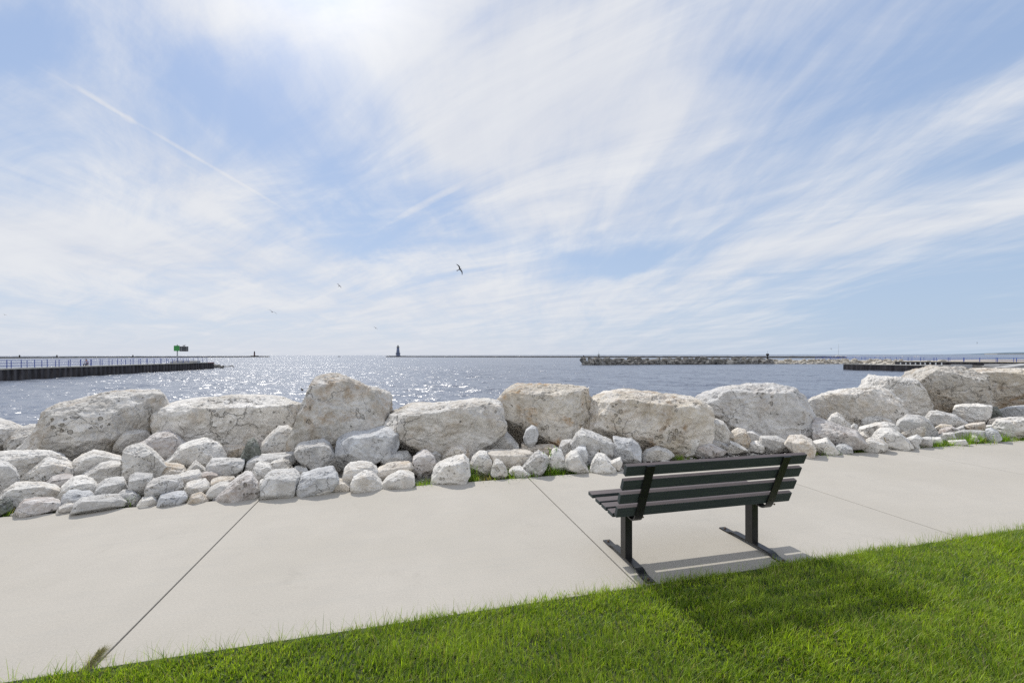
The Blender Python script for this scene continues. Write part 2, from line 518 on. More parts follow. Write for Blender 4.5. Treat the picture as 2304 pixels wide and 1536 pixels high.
# ------------------------------------------------------------------ limestone
def stone_mat(name, light, mid, stain, stain_amt=0.5, pit=0.5, streak=0.0, scale=1.0, moss=0.0):
    m_, N, b_, o_ = new_mat(name)
    c0 = N.coord('Object')
    oi = N.n.new('ShaderNodeObjectInfo')
    c = N.v('ADD', c0, N.v('SCALE', N.comb(1.0, 0.7, 0.4), scale=N.m('MULTIPLY', oi.outputs['Random'], 60.0)))
    c = N.v('SCALE', c, scale=scale)
    n1 = N.noise(c, 1.8, 7, 0.62, 0.5)
    n2 = N.noise(c, 7.0, 6, 0.65, 0.3)
    n3 = N.noise(c, 34.0, 4, 0.65)
    n4 = N.noise(c, 120.0, 3, 0.7)
    col_ = N.mix(N.ramp(N.m('ADD', N.m('MULTIPLY', n1, 0.6), N.m('MULTIPLY', n2, 0.4)), 0.38, 0.58), mid, light)
    # ochre and brown staining in patches
    sp = N.noise(N.v('ADD', c, (7.1, 3.3, 9.2)), 1.5, 8, 0.66, 0.9)
    sm = N.m('MULTIPLY', N.ramp(sp, 0.47, 0.62), stain_amt)
    col_ = N.mix(N.m('MULTIPLY', sm, N.ramp(n2, 0.35, 0.62)), col_, stain)
    # dark lichen-like specks and pits
    vd = N.voro(N.v('ADD', c, N.v('SCALE', N.noise(c, 9.0, 3, out=1), scale=0.12)), 11.0)
    sz = N.ramp(N.noise(c, 2.1, 4, 0.6), 0.46, 0.66, 0.0, 0.36)
    pits = N.m('SUBTRACT', 1.0, N.ramp(N.m('SUBTRACT', vd, sz), -0.08, 0.05))
    pits = N.m('MULTIPLY', pits, N.ramp(sz, 0.02, 0.10))
    col_ = N.mix(N.m('MULTIPLY', pits, 0.75 * pit), col_, (0.13, 0.105, 0.07))
    blk = N.m('MULTIPLY', N.ramp(N.noise(c, 8.0, 7, 0.72, 0.4), 0.55, 0.66), N.ramp(n1, 0.42, 0.60))
    col_ = N.mix(N.m('MULTIPLY', blk, 0.30), col_, (0.12, 0.11, 0.10))
    # white veins
    ve = N.m('ABSOLUTE', N.m('SUBTRACT', N.noise(N.v('ADD', c, (3, 8, 1)), 2.4, 5, 0.6, 1.0), 0.5))
    col_ = N.mix(N.m('MULTIPLY', N.ramp(ve, 0.0, 0.03, 1.0, 0.0), 0.35), col_, (0.62, 0.61, 0.60))
    if streak > 0:
        cs = N.v('MULTIPLY', c, (1.0, 1.0, 0.16))
        s_ = N.noise(cs, 9.0, 5, 0.6)
        col_ = N.mix(N.m('MULTIPLY', N.ramp(s_, 0.52, 0.72), streak), col_, (0.26, 0.22, 0.17))
    if moss > 0:
        s_ = N.noise(c, 4.0, 6, 0.7, 0.5)
        col_ = N.mix(N.m('MULTIPLY', N.ramp(s_, 0.55, 0.62), moss), col_, (0.14, 0.09, 0.045))
    crack = N.voro(N.v('ADD', c, N.v('SCALE', N.noise(c, 3.0, 4, 0.6, out=1), scale=0.5)), 1.7, feature='DISTANCE_TO_EDGE')
    ck = N.m('MULTIPLY', N.ramp(crack, 0.0, 0.015, 1.0, 0.0), N.ramp(N.noise(c, 1.1, 3), 0.45, 0.6))
    col_ = N.mix(N.m('MULTIPLY', ck, 0.28), col_, (0.16, 0.13, 0.095))
    k = N.m('ADD', N.m('MULTIPLY', N.m('SUBTRACT', n3, 0.5), 0.20), N.m('MULTIPLY', N.m('SUBTRACT', n4, 0.5), 0.10))
    k = N.m('ADD', k, N.m('MULTIPLY', N.m('SUBTRACT', N.noise(N.v('ADD', c, (1.3, 9.1, 4.4)), 4.5, 7, 0.7, 0.8), 0.5), 0.95))
    tone = N.m('MULTIPLY_ADD', oi.outputs['Random'], 0.16, 0.92)
    col_ = N.v('SCALE', col_, scale=N.m('MULTIPLY', N.m('ADD', 1.0, k), tone))
    N.put(b_.inputs['Base Color'], col_)
    N.put(b_.inputs['Roughness'], 0.92); N.put(b_.inputs['Specular IOR Level'], 0.2)
    h = N.m('ADD', N.m('MULTIPLY', n2, 0.9), N.m('MULTIPLY', n3, 0.20))
    h = N.m('ADD', h, N.m('MULTIPLY', n4, 0.04))
    h = N.m('SUBTRACT', h, N.m('MULTIPLY', pits, 0.6))
    h = N.m('ADD', h, N.m('MULTIPLY', ck, -0.30))
    N.put(b_.inputs['Normal'], N.bump(h, 1.0, 0.062 / scale))
    return m_
ST = {
 'w': stone_mat('limestone_white', (0.80, 0.78, 0.74), (0.64, 0.615, 0.575), (0.42, 0.31, 0.18), 0.35, 0.5, scale=1.6),
 'g': stone_mat('limestone_grey', (0.66, 0.65, 0.63), (0.48, 0.47, 0.455), (0.36, 0.28, 0.19), 0.3, 0.35, scale=1.6),
 't': stone_mat('limestone_tan', (0.74, 0.69, 0.62), (0.58, 0.53, 0.46), (0.42, 0.29, 0.15), 0.6, 0.3, scale=1.6),
 'p': stone_mat('limestone_pinkish', (0.68, 0.65, 0.625), (0.44, 0.40, 0.375), (0.30, 0.22, 0.17), 0.6, 0.8, scale=1.6),
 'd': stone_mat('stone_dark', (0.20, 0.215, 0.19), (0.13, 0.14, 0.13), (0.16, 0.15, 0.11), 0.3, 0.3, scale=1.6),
 'b': stone_mat('limestone_bluish', (0.66, 0.67, 0.68), (0.48, 0.485, 0.495), (0.36, 0.32, 0.28), 0.2, 0.2, scale=1.6),
 'W': stone_mat('boulder_pale', (0.78, 0.755, 0.715), (0.60, 0.575, 0.53), (0.36, 0.27, 0.16), 0.45, 0.5, scale=0.8),
 'P': stone_mat('boulder_pitted', (0.72, 0.695, 0.655), (0.50, 0.475, 0.435), (0.28, 0.21, 0.13), 0.7, 0.75, scale=0.9),
 'S': stone_mat('boulder_tan_stained', (0.70, 0.68, 0.645), (0.48, 0.45, 0.40), (0.33, 0.22, 0.11), 0.7, 0.3, scale=0.75),
 'O': stone_mat('boulder_ochre', (0.76, 0.71, 0.63), (0.60, 0.54, 0.45), (0.50, 0.27, 0.07), 0.9, 0.25, scale=0.8),
 'B': stone_mat('boulder_brown_blotched', (0.76, 0.72, 0.66), (0.54, 0.48, 0.39), (0.24, 0.15, 0.07), 0.85, 0.45, scale=0.75),
 'K': stone_mat('boulder_streaked', (0.66, 0.65, 0.635), (0.54, 0.53, 0.52), (0.36, 0.28, 0.2), 0.3, 0.5, streak=0.45, scale=0.9),
 'M': stone_mat('boulder_mossy_top', (0.65, 0.62, 0.57), (0.50, 0.46, 0.40), (0.36, 0.26, 0.15), 0.6, 0.6, scale=0.8, moss=0.25),
}

_ico = {}
def ico(sub):
    if sub not in _ico:
        bm = bmesh.new(); bmesh.ops.create_icosphere(bm, subdivisions=sub, radius=1.0)
        _ico[sub] = (np.array([v_.co[:] for v_ in bm.verts]), np.array([[x.index for x in f.verts] for f in bm.faces]))
        bm.free()
    return _ico[sub]
def rock_mesh(poly, D, seed, sub=5, rough=1.0, top=0.8, pw=130, chips=16):
    """poly: outline (x, z) seen from the path side, centred on 0; D: half thickness; +y points away from the viewer"""
    rng = np.random.default_rng(seed)
    poly = np.array(poly)
    Vd, Fc = ico(sub)
    a, b, c = Vd[:, 0], Vd[:, 1], Vd[:, 2]
    th = np.arctan2(c, a)
    # outline radius as a function of angle: nearest crossing of the ray with the outline
    n = len(poly); A = poly; B = np.roll(poly, -1, 0)
    ca, sa = np.cos(th)[:, None], np.sin(th)[:, None]
    ex, ez = (B - A)[:, 0][None], (B - A)[:, 1][None]
    det = ca * (-ez) + sa * ex
    det = np.where(np.abs(det) < 1e-9, 1e-9, det)
    t = (A[:, 0][None] * (-ez) + A[:, 1][None] * ex) / det
    s_ = (ca * A[:, 1][None] - sa * A[:, 0][None]) / det
    t = np.where((s_ > -1e-6) & (s_ < 1 + 1e-6) & (t > 0), t, 1e9)
    Rt = t.min(1); Rt[Rt > 1e8] = np.median(Rt[Rt < 1e8])
    rho = np.sqrt(a * a + c * c) + 1e-6
    hw = np.abs(poly[:, 0]).max(); zt = poly[:, 1].max(); zb = -poly[:, 1].min()
    terms = [(Rt * 1.02 / rho)]
    def plane(nv, off):
        nv = np.array(nv, float); nv /= np.linalg.norm(nv)
        off = max(off, (poly[:, 0] * nv[0] + poly[:, 1] * nv[2]).max() * 0.985)     # never cut into the outline
        dd = Vd @ nv
        terms.append(np.where(dd > 1e-3, off / np.maximum(dd, 1e-3), 1e6))
    plane((rng.normal() * .12, -1, rng.uniform(-.05, .25)), D * rng.uniform(.85, 1.05))
    plane((rng.normal() * .15, 1, rng.normal() * .15), D)
    # the upper face falls towards the viewer
    T = R(rng.uniform(3, 17)) * top
    plane((rng.normal() * .10, -math.sin(T), math.cos(T)), zt * math.cos(T) * 0.97 + D * 0.30 * math.sin(T))
    T = R(rng.uniform(48, 66))
    plane((rng.normal() * .25, -math.sin(T), math.cos(T)), (zt * math.cos(T) + D * math.sin(T)) * rng.uniform(.90, 1.02))
    for sx in (-1, 1):
        T = R(rng.uniform(25, 60))
        plane((sx * math.cos(T), -math.sin(T), rng.normal() * .2), (hw * math.cos(T) + D * math.sin(T)) * rng.uniform(.80, .98))
        plane((sx * math.cos(T), math.sin(T), rng.normal() * .2), (hw * math.cos(T) + D * math.sin(T)) * rng.uniform(.78, .95))
    plane((rng.normal() * .2, -.8, -.6), (zb * .6 + D * .8) * rng.uniform(.75, .9))
    # chips: planes that each shave a little off the corners and edges left so far
    for k in range(chips):
        nv = rng.normal(size=3); nv[1] = -abs(nv[1]) - 0.25 if rng.random() < 0.85 else nv[1]
        nv /= np.linalg.norm(nv)
        cur = np.stack(terms, 0).min(0)
        sup = (Vd @ nv * cur).max()
        plane(nv, sup * (rng.uniform(.73, .92) if k < chips * 0.6 else rng.uniform(.90, .985)))
    Tm = np.stack(terms, 0)
    mn = Tm.min(0)
    r_ = mn * (np.sum((mn[None] / Tm) ** pw, 0)) ** (-1.0 / pw) * 1.03
    size = math.sqrt(hw * (zt + zb) / 2)
    Pn = Vd * r_[:, None]
    q = Pn / size + seed * 3.7
    warp = np.stack([fbm(q * 1.3 + k * 9, 2, seed + k) for k in range(3)], 1) * 0.15
    q = q + warp
    # broad facets: distance between the two nearest random cell points gives chipped planes
    amp = 0.050 * rough
    disp = amp * 0.5 * fbm(q * 1.4, 3, seed, 0.5) + amp * 0.5 * fbm(q * 3.1, 4, seed + 5, 0.55, ridged=True)
    if sub >= 6: disp = disp + amp * 0.30 * fbm(q * 9.0, 4, seed + 9, 0.6) + amp * 0.10 * np.minimum(0, fbm(q * 22.0, 2, seed + 13) - 0.3) * 2
    elif sub >= 5: disp = disp + amp * 0.26 * fbm(q * 7.5, 3, seed + 9, 0.6)
    step = np.floor(q[:, 2] * 4.0 + 0.6 * vnoise(q * 1.2, seed + 3))     # thin bedding ledges
    disp = disp + amp * 0.22 * (_hash(step.astype(np.int64), step.astype(np.int64) * 0, step.astype(np.int64) * 0, seed) - .5)
    Pn = Pn + Vd * (disp * size)[:, None]
    return Pn, Fc
def put_rock(name, cat, pts, kind, seed, label, group, sub=5, rough=1.0, top=0.8, thick=None, back=0.0, z0=0.0, lift=0.0):
    """pts: outline in photo pixels; it is stood up as a solid block where its foot meets the ground"""
    xs = [p[0] for p in pts]; ys = [p[1] for p in pts]
    cx, cy = (min(xs) + max(xs)) / 2, (min(ys) + max(ys)) / 2
    g = on_z(cx, max(ys), z0)
    w = (max(xs) - min(xs)) / F * g.y
    h = (max(ys) - min(ys)) / F * g.y
    D = thick if thick else 0.44 * min(w, 1.5 * h) + 0.03
    d_ = Vector((g.x, g.y, 0)).normalized()
    Yc = g.y + (D * 0.85 + back) * d_.y
    # area centroid of the outline
    P3 = [at(x, y, Yc) for x, y in pts]
    right = Vector((d_.y, -d_.x, 0))
    # stand the outline in the plane through the centre, square to the line of sight
    C = at(cx, cy, Yc)
    loc = []
    for (x, y) in pts:
        r_ = ray(x, y); o_ = Vector((0, 0, EYE))
        t = (C - o_).dot(d_) / r_.dot(d_)
        p = o_ + r_ * t
        loc.append(((p - C).dot(right), p.z))
    a2 = 0; mx = 0; mz = 0
    for (x0, z0_), (x1, z1_) in zip(loc, loc[1:] + loc[:1]):
        k = x0 * z1_ - x1 * z0_; a2 += k; mx += (x0 + x1) * k; mz += (z0_ + z1_) * k
    mx /= 3 * a2; mz /= 3 * a2
    poly = [(x - mx, z - mz) for x, z in loc]
    Pn, Fc = rock_mesh(poly, D, seed, sub, rough, top, chips=10 if sub >= 7 else 7)
    base = C + right * mx
    zmin = Pn[:, 2].min()
    Pn[:, 2] -= zmin
    o = mesh_np(name, Pn, Fc.reshape(-1), np.full(len(Fc), 3), ST[kind], True)
    o.location = (base.x, base.y, mz + zmin)
    o.rotation_euler = (0, 0, math.atan2(right.y, right.x))
    return tag(o, label, cat, group)

CR = {'A': (0, 920, 5.909), 'B': (300, 940, 5.76), 'C': (640, 940, 5.76), 'D': (1000, 940, 5.486), 'E': (1400, 940, 4.608),
      'F': (1860, 880, 5.189), 'L': (0, 840, 3.388), 'M': (560, 840, 3.388), 'N': (1080, 840, 3.716), 'O': (1680, 820, 3.692), 'P': (0, 0, 1.0)}
def px(cr, pts):
    x0, y0, k = CR[cr]
    return [(x0 + pts[i] / k, y0 + pts[i + 1] / k) for i in range(0, len(pts), 2)]
BIG = [
 ('L', 'W', 'pale boulder cut off by the left edge of the photo, behind the pitted round one', (-200,480,-100,410,0,375,90,395,170,425,150,520,40,610,-200,640), 0.7),
 ('L', 'P', 'small rounded boulder full of pits, left of the largest sloping boulder', (40,540,60,500,110,450,150,430,240,410,300,412,320,470,250,600,140,640,50,640), 0.45),
 ('L', 'P', 'largest sloping grey boulder at the left, rising to the right, with brown pits', (110,640,180,560,300,440,350,320,390,285,450,262,640,222,760,185,1000,155,1180,152,1240,200,1265,250,1230,290,1205,400,1160,500,860,640,700,650,520,675,300,660), 0.75),
 ('L', 'W', 'long flat-topped grey boulder between the sloping one and the tall one', (1185,330,1260,275,1400,240,1600,215,1900,200,2100,205,2240,225,2275,260,2280,330,2260,430,2200,560,2050,600,1850,590,1600,590,1400,560,1200,520), 0.7),
 ('M', 'S', 'tallest boulder with a peaked top and tan stains', (340,560,370,430,440,230,480,110,520,60,560,45,640,35,720,45,800,80,900,120,1060,165,1085,200,1080,270,1060,350,1020,470,960,560,700,640,450,640,350,600), 0.75),
 ('M', 'W', 'grey boulder with a roof-shaped top, right of the tallest boulder', (1040,420,1100,320,1250,270,1500,255,1650,240,1830,215,1900,235,1912,290,1900,400,1880,500,1820,600,1710,650,1600,660,1300,660,1180,580,1120,500), 0.7),
 ('N', 'O', 'squarish cream boulder with orange stains, near the middle of the row', (148,440,170,300,200,190,260,140,310,118,400,120,600,122,880,138,905,200,915,260,890,400,850,490,780,580,640,620,480,615,330,590,240,540,170,490), 0.65),
 ('N', 'B', 'cream boulder blotched dark brown, behind the left end of the bench', (920,300,960,215,1040,185,1180,172,1400,190,1620,210,1800,235,1870,280,1895,350,1890,480,1870,560,1800,620,1500,650,1280,650,1110,590,970,540,905,470), 0.7),
 ('P', 'K', 'white boulder with fine vertical streaks, behind the right end of the bench', (1559,907,1575,893,1620,880,1680,871,1740,870,1785,878,1808,897,1822,935,1830,965,1810,985,1740,990,1640,985,1600,970,1580,940), 0.7),
 ('O', 'W', 'long low white boulder running under the blocky one, right of the streaked boulder', (498,320,560,285,700,240,900,215,1100,210,1180,230,1260,300,1300,400,1260,480,1100,500,940,520,850,520,640,490,560,430,500,360), 0.6),
 ('O', 'W', 'blocky white boulder standing on the long low one, left of the mossy-topped boulder', (940,210,965,140,1020,98,1120,110,1300,120,1400,140,1450,200,1520,330,1500,440,1400,460,1270,460,1130,420,1000,330), 0.6),
 ('O', 'M', 'high white boulder with a brown mossy patch on top', (1305,130,1330,70,1450,40,1540,20,1620,38,1800,35,1900,80,1970,110,1995,200,2000,340,1900,430,1700,450,1560,440,1470,330,1400,220), 0.8),
 ('O', 'B', 'layered boulder with dark ledges at the right edge of the photo', (1830,60,1900,45,2050,45,2304,50,2400,60,2560,120,2560,300,2350,390,2100,390,1980,330,1940,150,1880,90), 0.9),
]
SMALL = [
 ('A','w','large flat-topped rock lying under the leftmost boulders',(-150,640,0,612,200,590,560,585,700,600,850,650,950,740,930,800,500,800,270,980,150,860,0,800,-150,780)),
 ('A','g','round grey rock cut by the left edge of the photo',(-120,760,0,730,110,740,200,810,245,900,245,1010,120,1090,0,1150,-120,1120)),
 ('A','w','smooth white rock like an egg on its side, near the left edge',(260,1020,330,900,500,770,600,690,680,685,780,720,950,760,965,900,800,980,580,1030)),
 ('A','p','small pitted rock wedged right of the egg-shaped white rock',(580,1030,700,920,850,890,960,900,970,940,860,1070,780,1090,650,1070)),
 ('A','w','wedge-shaped pale rock left of the tall slanted slab',(945,860,985,720,1090,660,1250,590,1400,610,1590,650,1610,680,1600,770,1500,820,1200,870,985,930)),
 ('A','g','thin grey rock peeping out behind the wedge-shaped pale rock',(1100,640,1250,550,1450,525,1520,570,1560,650,1300,670)),
 ('A','w','long rugged rock with a holed top, below the wedge-shaped rock',(1150,870,1350,750,1480,728,1590,730,1600,920,1400,990,1350,1010,1120,1000,1020,950)),
 ('A','w','curved rock leaning left with a hollow face, above the path-side rocks at left',(755,1210,830,1060,980,950,1090,925,1230,960,1320,1040,1260,1150,1050,1150,900,1180)),
 ('A','g','flat-topped block with a straight lower edge, right of the curved rock',(1250,1150,1290,1050,1400,970,1560,935,1640,940,1690,1050,1690,1130,1600,1160,1400,1190,1280,1185)),
 ('A','w','flat white rock like a wedge of cheese, second from the left edge',(-60,1230,80,1090,210,1020,360,1000,560,1010,740,1055,790,1090,760,1200,600,1230,300,1290,180,1290,80,1220)),
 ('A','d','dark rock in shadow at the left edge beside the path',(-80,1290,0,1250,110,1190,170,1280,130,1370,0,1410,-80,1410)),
 ('A','p','long low rock with a rusty brown face at the path edge, far left',(210,1380,270,1290,340,1230,500,1210,700,1215,790,1230,800,1290,740,1375,560,1395,260,1405)),
 ('A','b','bluish rock with a lumpy top behind the long path-side rock at left',(805,1265,840,1170,920,1110,1020,1100,1090,1130,1190,1120,1290,1170,1250,1240,900,1310)),
 ('A','w','small rock with a chipped corner, left end of the long path-side rock',(750,1372,790,1310,900,1250,1000,1250,1030,1300,1010,1375)),
 ('A','g','long smooth grey rock lying along the path edge at left',(955,1375,990,1290,1100,1210,1350,1180,1600,1160,1665,1200,1660,1270,1400,1325,1200,1355)),
 ('A','g','small wrinkled rock behind the weeds at the left path edge',(1570,1155,1640,1110,1760,1095,1860,1160,1860,1250,1700,1270)),
 ('A','P','pitted rock below the right end of the sloping boulder',(1500,580,1530,460,1590,370,1660,290,1800,280,1930,290,2000,370,1820,500,1720,600,1620,665,1540,640)),
 ('B','p','broad tan-grey slanted rock behind the tall pale slab',(20,390,60,340,160,310,300,230,450,195,550,240,670,330,640,420,540,520,400,600,280,560,100,450)),
 ('B','P','dark pitted rock with a thin white top edge, touching the long flat boulder',(490,210,600,170,700,155,745,180,710,290,670,370,570,300)),
 ('B','P','low pitted rock in the shade of the long flat boulder',(735,200,900,185,975,220,970,320,760,345,700,300)),
 ('B','w','tall pale slab leaning right with a pointed right corner, at left',(-130,730,-115,450,-60,410,60,385,150,380,230,440,400,590,340,680,270,755,30,760,-60,860,-90,860)),
 ('B','w','large rock with a rounded crest and a tan underside, below the long flat boulder',(400,595,540,490,620,390,780,325,950,290,1090,320,1190,460,1185,540,1000,590,900,640,700,620,500,620)),
 ('B','t','brown underlying rock in shadow right of the leaning slab',(330,700,400,605,650,630,600,690,480,760,330,810)),
 ('B','t','thin tan rock with wood-like layers behind the broken slab',(310,800,400,700,520,640,640,640,690,710,610,775,400,815)),
 ('B','w','small pyramid-shaped rock between two larger slabs at left',(690,700,810,570,935,680,910,755,760,750)),
 ('B','g','rough block with a dark left face, left of the broken slab',(-60,920,-50,800,20,745,240,750,255,800,190,870,170,1020,100,1045,0,980)),
 ('B','g','wide broken slab with a flat front, above the path edge at left',(160,1050,170,900,200,850,400,790,600,780,640,880,600,990,440,1010,310,1060,220,1050)),
 ('B','w','long white finger of rock resting on the broken slab',(550,770,700,720,850,700,885,740,845,810,640,895,600,850)),
 ('B','g','angular grey block with a tan patch at its foot',(945,660,1030,560,1200,550,1430,545,1425,670,1380,715,1150,775,1100,755,960,710)),
 ('B','p','small rough rock with three dark holes, below the angular grey block',(840,800,900,740,1000,710,1080,730,1120,790,1030,855,960,845)),
 ('B','w','oval white rock tilted up to the right, below the holed rock',(660,940,700,880,820,840,930,815,985,870,965,950,880,990,700,1015,665,990)),
 ('B','t','yellowish rock with a flat top and weeds on it',(1010,840,1120,790,1300,780,1335,830,1200,910,1080,950,1030,890)),
 ('B','w','pale tongue-shaped rock below the yellowish flat rock',(935,1010,1000,930,1120,860,1240,860,1190,940,1050,1020,960,1040)),
 ('B','w','small flat leaf-shaped rock between weeds at the path edge',(45,1150,120,1060,240,1020,315,1080,260,1128,120,1148)),
 ('B','b','blue-grey rock with a smooth front at the path edge, right of the leaf-shaped rock',(315,1118,360,1030,500,990,650,970,690,1010,685,1088,560,1116,330,1132)),
 ('B','t','small yellow rock at the path edge left of the long wedge rock',(705,1100,760,1020,880,985,970,1050,955,1085,800,1100)),
 ('B','p','long white and rusty wedge-shaped rock pointing left at the first path joint',(1040,1075,1150,970,1300,860,1450,750,1530,740,1600,830,1625,960,1615,1035,1400,1066,1150,1076)),
 ('B','w','round rock with a cracked white cap above the wedge rock',(1540,730,1580,640,1650,600,1760,620,1830,690,1805,750,1700,805,1600,820,1550,780)),
 ('B','w','smooth ball-shaped rock right of the cracked round one',(1730,620,1820,550,1930,525,2010,560,2055,650,2040,700,1940,735,1830,725)),
 ('B','g','low wavy grey rock under the upright white rock',(1450,710,1490,570,1600,510,1850,490,2080,465,2105,510,2060,590,1900,600,1720,640,1560,650,1540,710)),
 ('B','d','dark green-grey pointed stone among the white rocks',(1385,540,1440,430,1490,310,1560,280,1610,340,1650,470,1645,530,1560,560,1440,680,1410,600)),
 ('B','w','upright white rock leaning on the tallest boulder\'s left foot',(1655,450,1680,340,1800,220,1890,150,2000,135,2080,190,2110,260,2060,420,1900,500,1750,525,1660,505)),
 ('B','p','small pitted rock behind the dark pointed stone',(1560,280,1700,215,1790,220,1700,400,1640,420)),
 ('B','t','flat tan slab under the right end of the long flat boulder',(1140,450,1170,370,1450,360,1440,430,1400,500,1200,520)),
 ('B','g','squarish flat-faced rock standing at the first path joint',(1665,1035,1670,870,1720,790,1800,730,2080,710,2150,760,2150,860,2120,995,2000,1016,1800,1036)),
 ('B','w','small pale rock between the wedge rock and the squarish rock',(1605,980,1640,830,1740,780,1720,870,1670,1010)),
 ('C','w','small bright rock behind the squarish flat-faced rock',(70,720,150,655,280,645,320,720,305,755,210,790,160,780)),
 ('C','g','broad grey block with a diagonal crack, in front of the tallest boulder',(150,440,200,380,350,340,500,310,580,370,700,570,690,650,520,695,340,718,240,655,235,560,160,470)),
 ('C','g','small shaded rock between the cracked block and the long blue-grey slab',(560,280,620,200,730,215,725,260,705,300,700,520,610,420)),
 ('C','b','largest of the smaller rocks, a long blue-grey slab tilted up to the right',(690,310,750,265,900,220,1080,210,1250,160,1480,145,1490,220,1470,340,1400,435,1180,505,960,585,740,650,700,460)),
 ('C','g','shaded rock tucked under the long blue-grey slab',(900,640,1050,540,1160,500,1190,560,1180,660,1050,640)),
 ('C','g','sharp-edged grey rock right of the long blue-grey slab',(1240,550,1300,480,1400,460,1590,455,1640,520,1645,600,1500,620,1280,640)),
 ('C','t','long cream rock with a sloping front, below the sharp-edged grey rock',(1195,690,1350,620,1620,600,1660,660,1605,730,1400,755,1250,812,1200,760)),
 ('C','w','rounded white rock with small holes, behind the six-sided path-side rock',(760,800,790,680,860,620,1000,610,1120,620,1195,680,1205,780,1000,880,850,880,780,850)),
 ('C','w','six-sided white rock overhanging the path edge in the middle left',(870,850,900,770,1050,710,1130,730,1265,855,1245,905,1100,935,900,952,880,940)),
 ('C','w','flat-topped white rock right of the six-sided one at the path edge',(1265,860,1350,780,1480,720,1600,725,1670,745,1672,835,1640,878,1400,915,1280,905)),
 ('C','b','rock with a white top and blue-grey shaded face beside the squarish rock',(175,985,190,830,240,770,440,710,620,680,690,780,660,840,600,890,500,968,300,996)),
 ('C','w','small folded white rock at the path edge in front of the white-topped rock',(380,975,430,900,520,855,610,880,637,925,600,964,450,984)),
 ('C','t','brown rock at the path edge left of the six-sided rock',(620,895,700,820,780,830,860,890,872,935,800,955,650,945)),
 ('C','p','round pinkish rock with a wrinkled top',(1655,625,1680,520,1800,445,1870,450,1930,510,1962,590,1900,680,1800,725,1690,705)),
 ('C','g','small grey rock behind the round pinkish rock',(1885,480,1960,440,2025,480,2015,575,1960,590,1910,540)),
 ('D','w','large bright rock beside green weeds at the path edge, left of the second joint',(-145,785,-130,650,-50,580,100,530,230,495,300,560,305,650,255,748,180,795,30,812)),
 ('D','t','smooth beige rock under the roof-topped boulder',(-60,530,50,400,200,330,280,370,325,470,325,560,200,520,100,560,0,570)),
 ('D','b','low blue-grey rock behind the long beige rock',(375,445,400,370,520,335,620,360,770,410,700,455,500,465,390,470)),
 ('D','g','upright grey rock leaning on the cream boulder\'s left foot',(600,350,610,250,680,170,760,190,830,260,912,350,895,425,750,435,640,400)),
 ('D','b','small upright stone standing against the orange-stained boulder',(982,240,1010,150,1080,105,1130,130,1158,200,1132,290,1072,365,1000,325)),
 ('D','w','round whitish rock like a head, left end of the long beige rock',(313,600,350,500,430,435,520,440,580,530,592,630,480,690,350,668)),
 ('D','t','long beige rock with a flat bright top, above the weeds',(505,430,600,415,800,425,1050,430,1100,470,1070,540,970,620,800,640,640,630,580,570)),
 ('D','w','pointed white rock leaning at the path edge, right of the round whitish one',(580,670,610,580,640,525,720,570,785,690,735,735,620,715)),
 ('D','w','small low white rock sitting in the grass at the path edge',(800,660,850,620,930,615,1060,680,1045,728,940,725,850,712)),
 ('D','g','grey rock with a sharp peak and a ridge, above the second path joint',(965,605,1060,510,1160,425,1270,500,1275,570,1190,665,1100,705,1000,648)),
 ('D','t','flat beige slab behind the peaked grey rock',(942,430,965,320,1060,360,1300,345,1400,370,1330,440,1200,465,1080,465,960,450)),
 ('D','w','standing white rock with two dark holes, among tall weeds',(1288,510,1330,410,1370,375,1440,410,1482,520,1482,620,1350,655,1308,600)),
 ('D','g','small cube-like grey rock behind the holed white rock',(1420,360,1440,300,1570,285,1607,385,1545,450,1485,515,1450,455)),
 ('D','g','grey house-shaped rock under the gap between the orange-stained and brown-blotched boulders',(1580,310,1660,200,1700,170,1800,210,2050,310,2072,350,2045,530,1770,560,1680,480,1590,420)),
 ('D','b','smooth blue-grey rock in front of the house-shaped one',(1580,440,1660,370,1740,370,1767,460,1765,610,1700,600,1640,500)),
 ('D','w','pale rock sloping down to a point at the right, at the grassy path edge',(1488,610,1500,500,1560,440,1640,430,1700,540,1787,665,1720,680,1650,655,1560,615)),
 ('D','w','white rock with a bitten face just left of the bench back',(1800,668,1820,560,1870,480,1900,465,1980,490,2100,610,2112,660,1900,678)),
 ('D','w','small pale rock touching the upper left corner of the bench back',(2050,550,2170,505,2192,560,2152,658,2095,620)),
 ('P','b','bluish rock with a horn on its left, behind the left end of the bench',(1374,1038,1374,1013,1384,1002,1380,985,1400,990,1420,992,1435,1003,1441,1015,1440,1034,1405,1040)),
 ('E','w','low white rock with black slots just above the bench back',(190,415,250,340,360,310,500,360,530,400,430,425,200,430)),
 ('E','w','duck-shaped white rock resting against the brown-blotched boulder',(440,255,520,230,620,180,700,170,790,210,803,265,740,350,640,372,520,340)),
 ('E','p','rough reddish rock just above the bench back',(735,385,800,290,900,270,1000,320,1080,350,1040,380,800,400)),
 ('E','g','flat grey rock behind the rough reddish rock',(800,285,850,225,980,240,1092,290,1080,345,900,300)),
 ('E','w','upright rock with a white cap in the gap left of the streaked boulder',(895,120,930,50,980,35,1050,60,1130,180,1122,275,1050,285,960,245,900,190)),
 ('E','w','small smooth white triangular rock above the middle of the bench back',(1075,350,1120,250,1200,280,1300,345,1200,368)),
 ('E','t','rock with one sunlit cheek beside the capped upright rock',(1115,165,1200,120,1280,140,1325,230,1315,310,1250,325,1190,285,1130,215)),
 ('E','g','smooth grey rock in the shade of the streaked boulder',(1270,150,1350,140,1440,190,1445,255,1340,280)),
 ('E','w','small white rock left of the crumpled one above the bench back',(1315,340,1330,260,1400,250,1470,300,1470,345)),
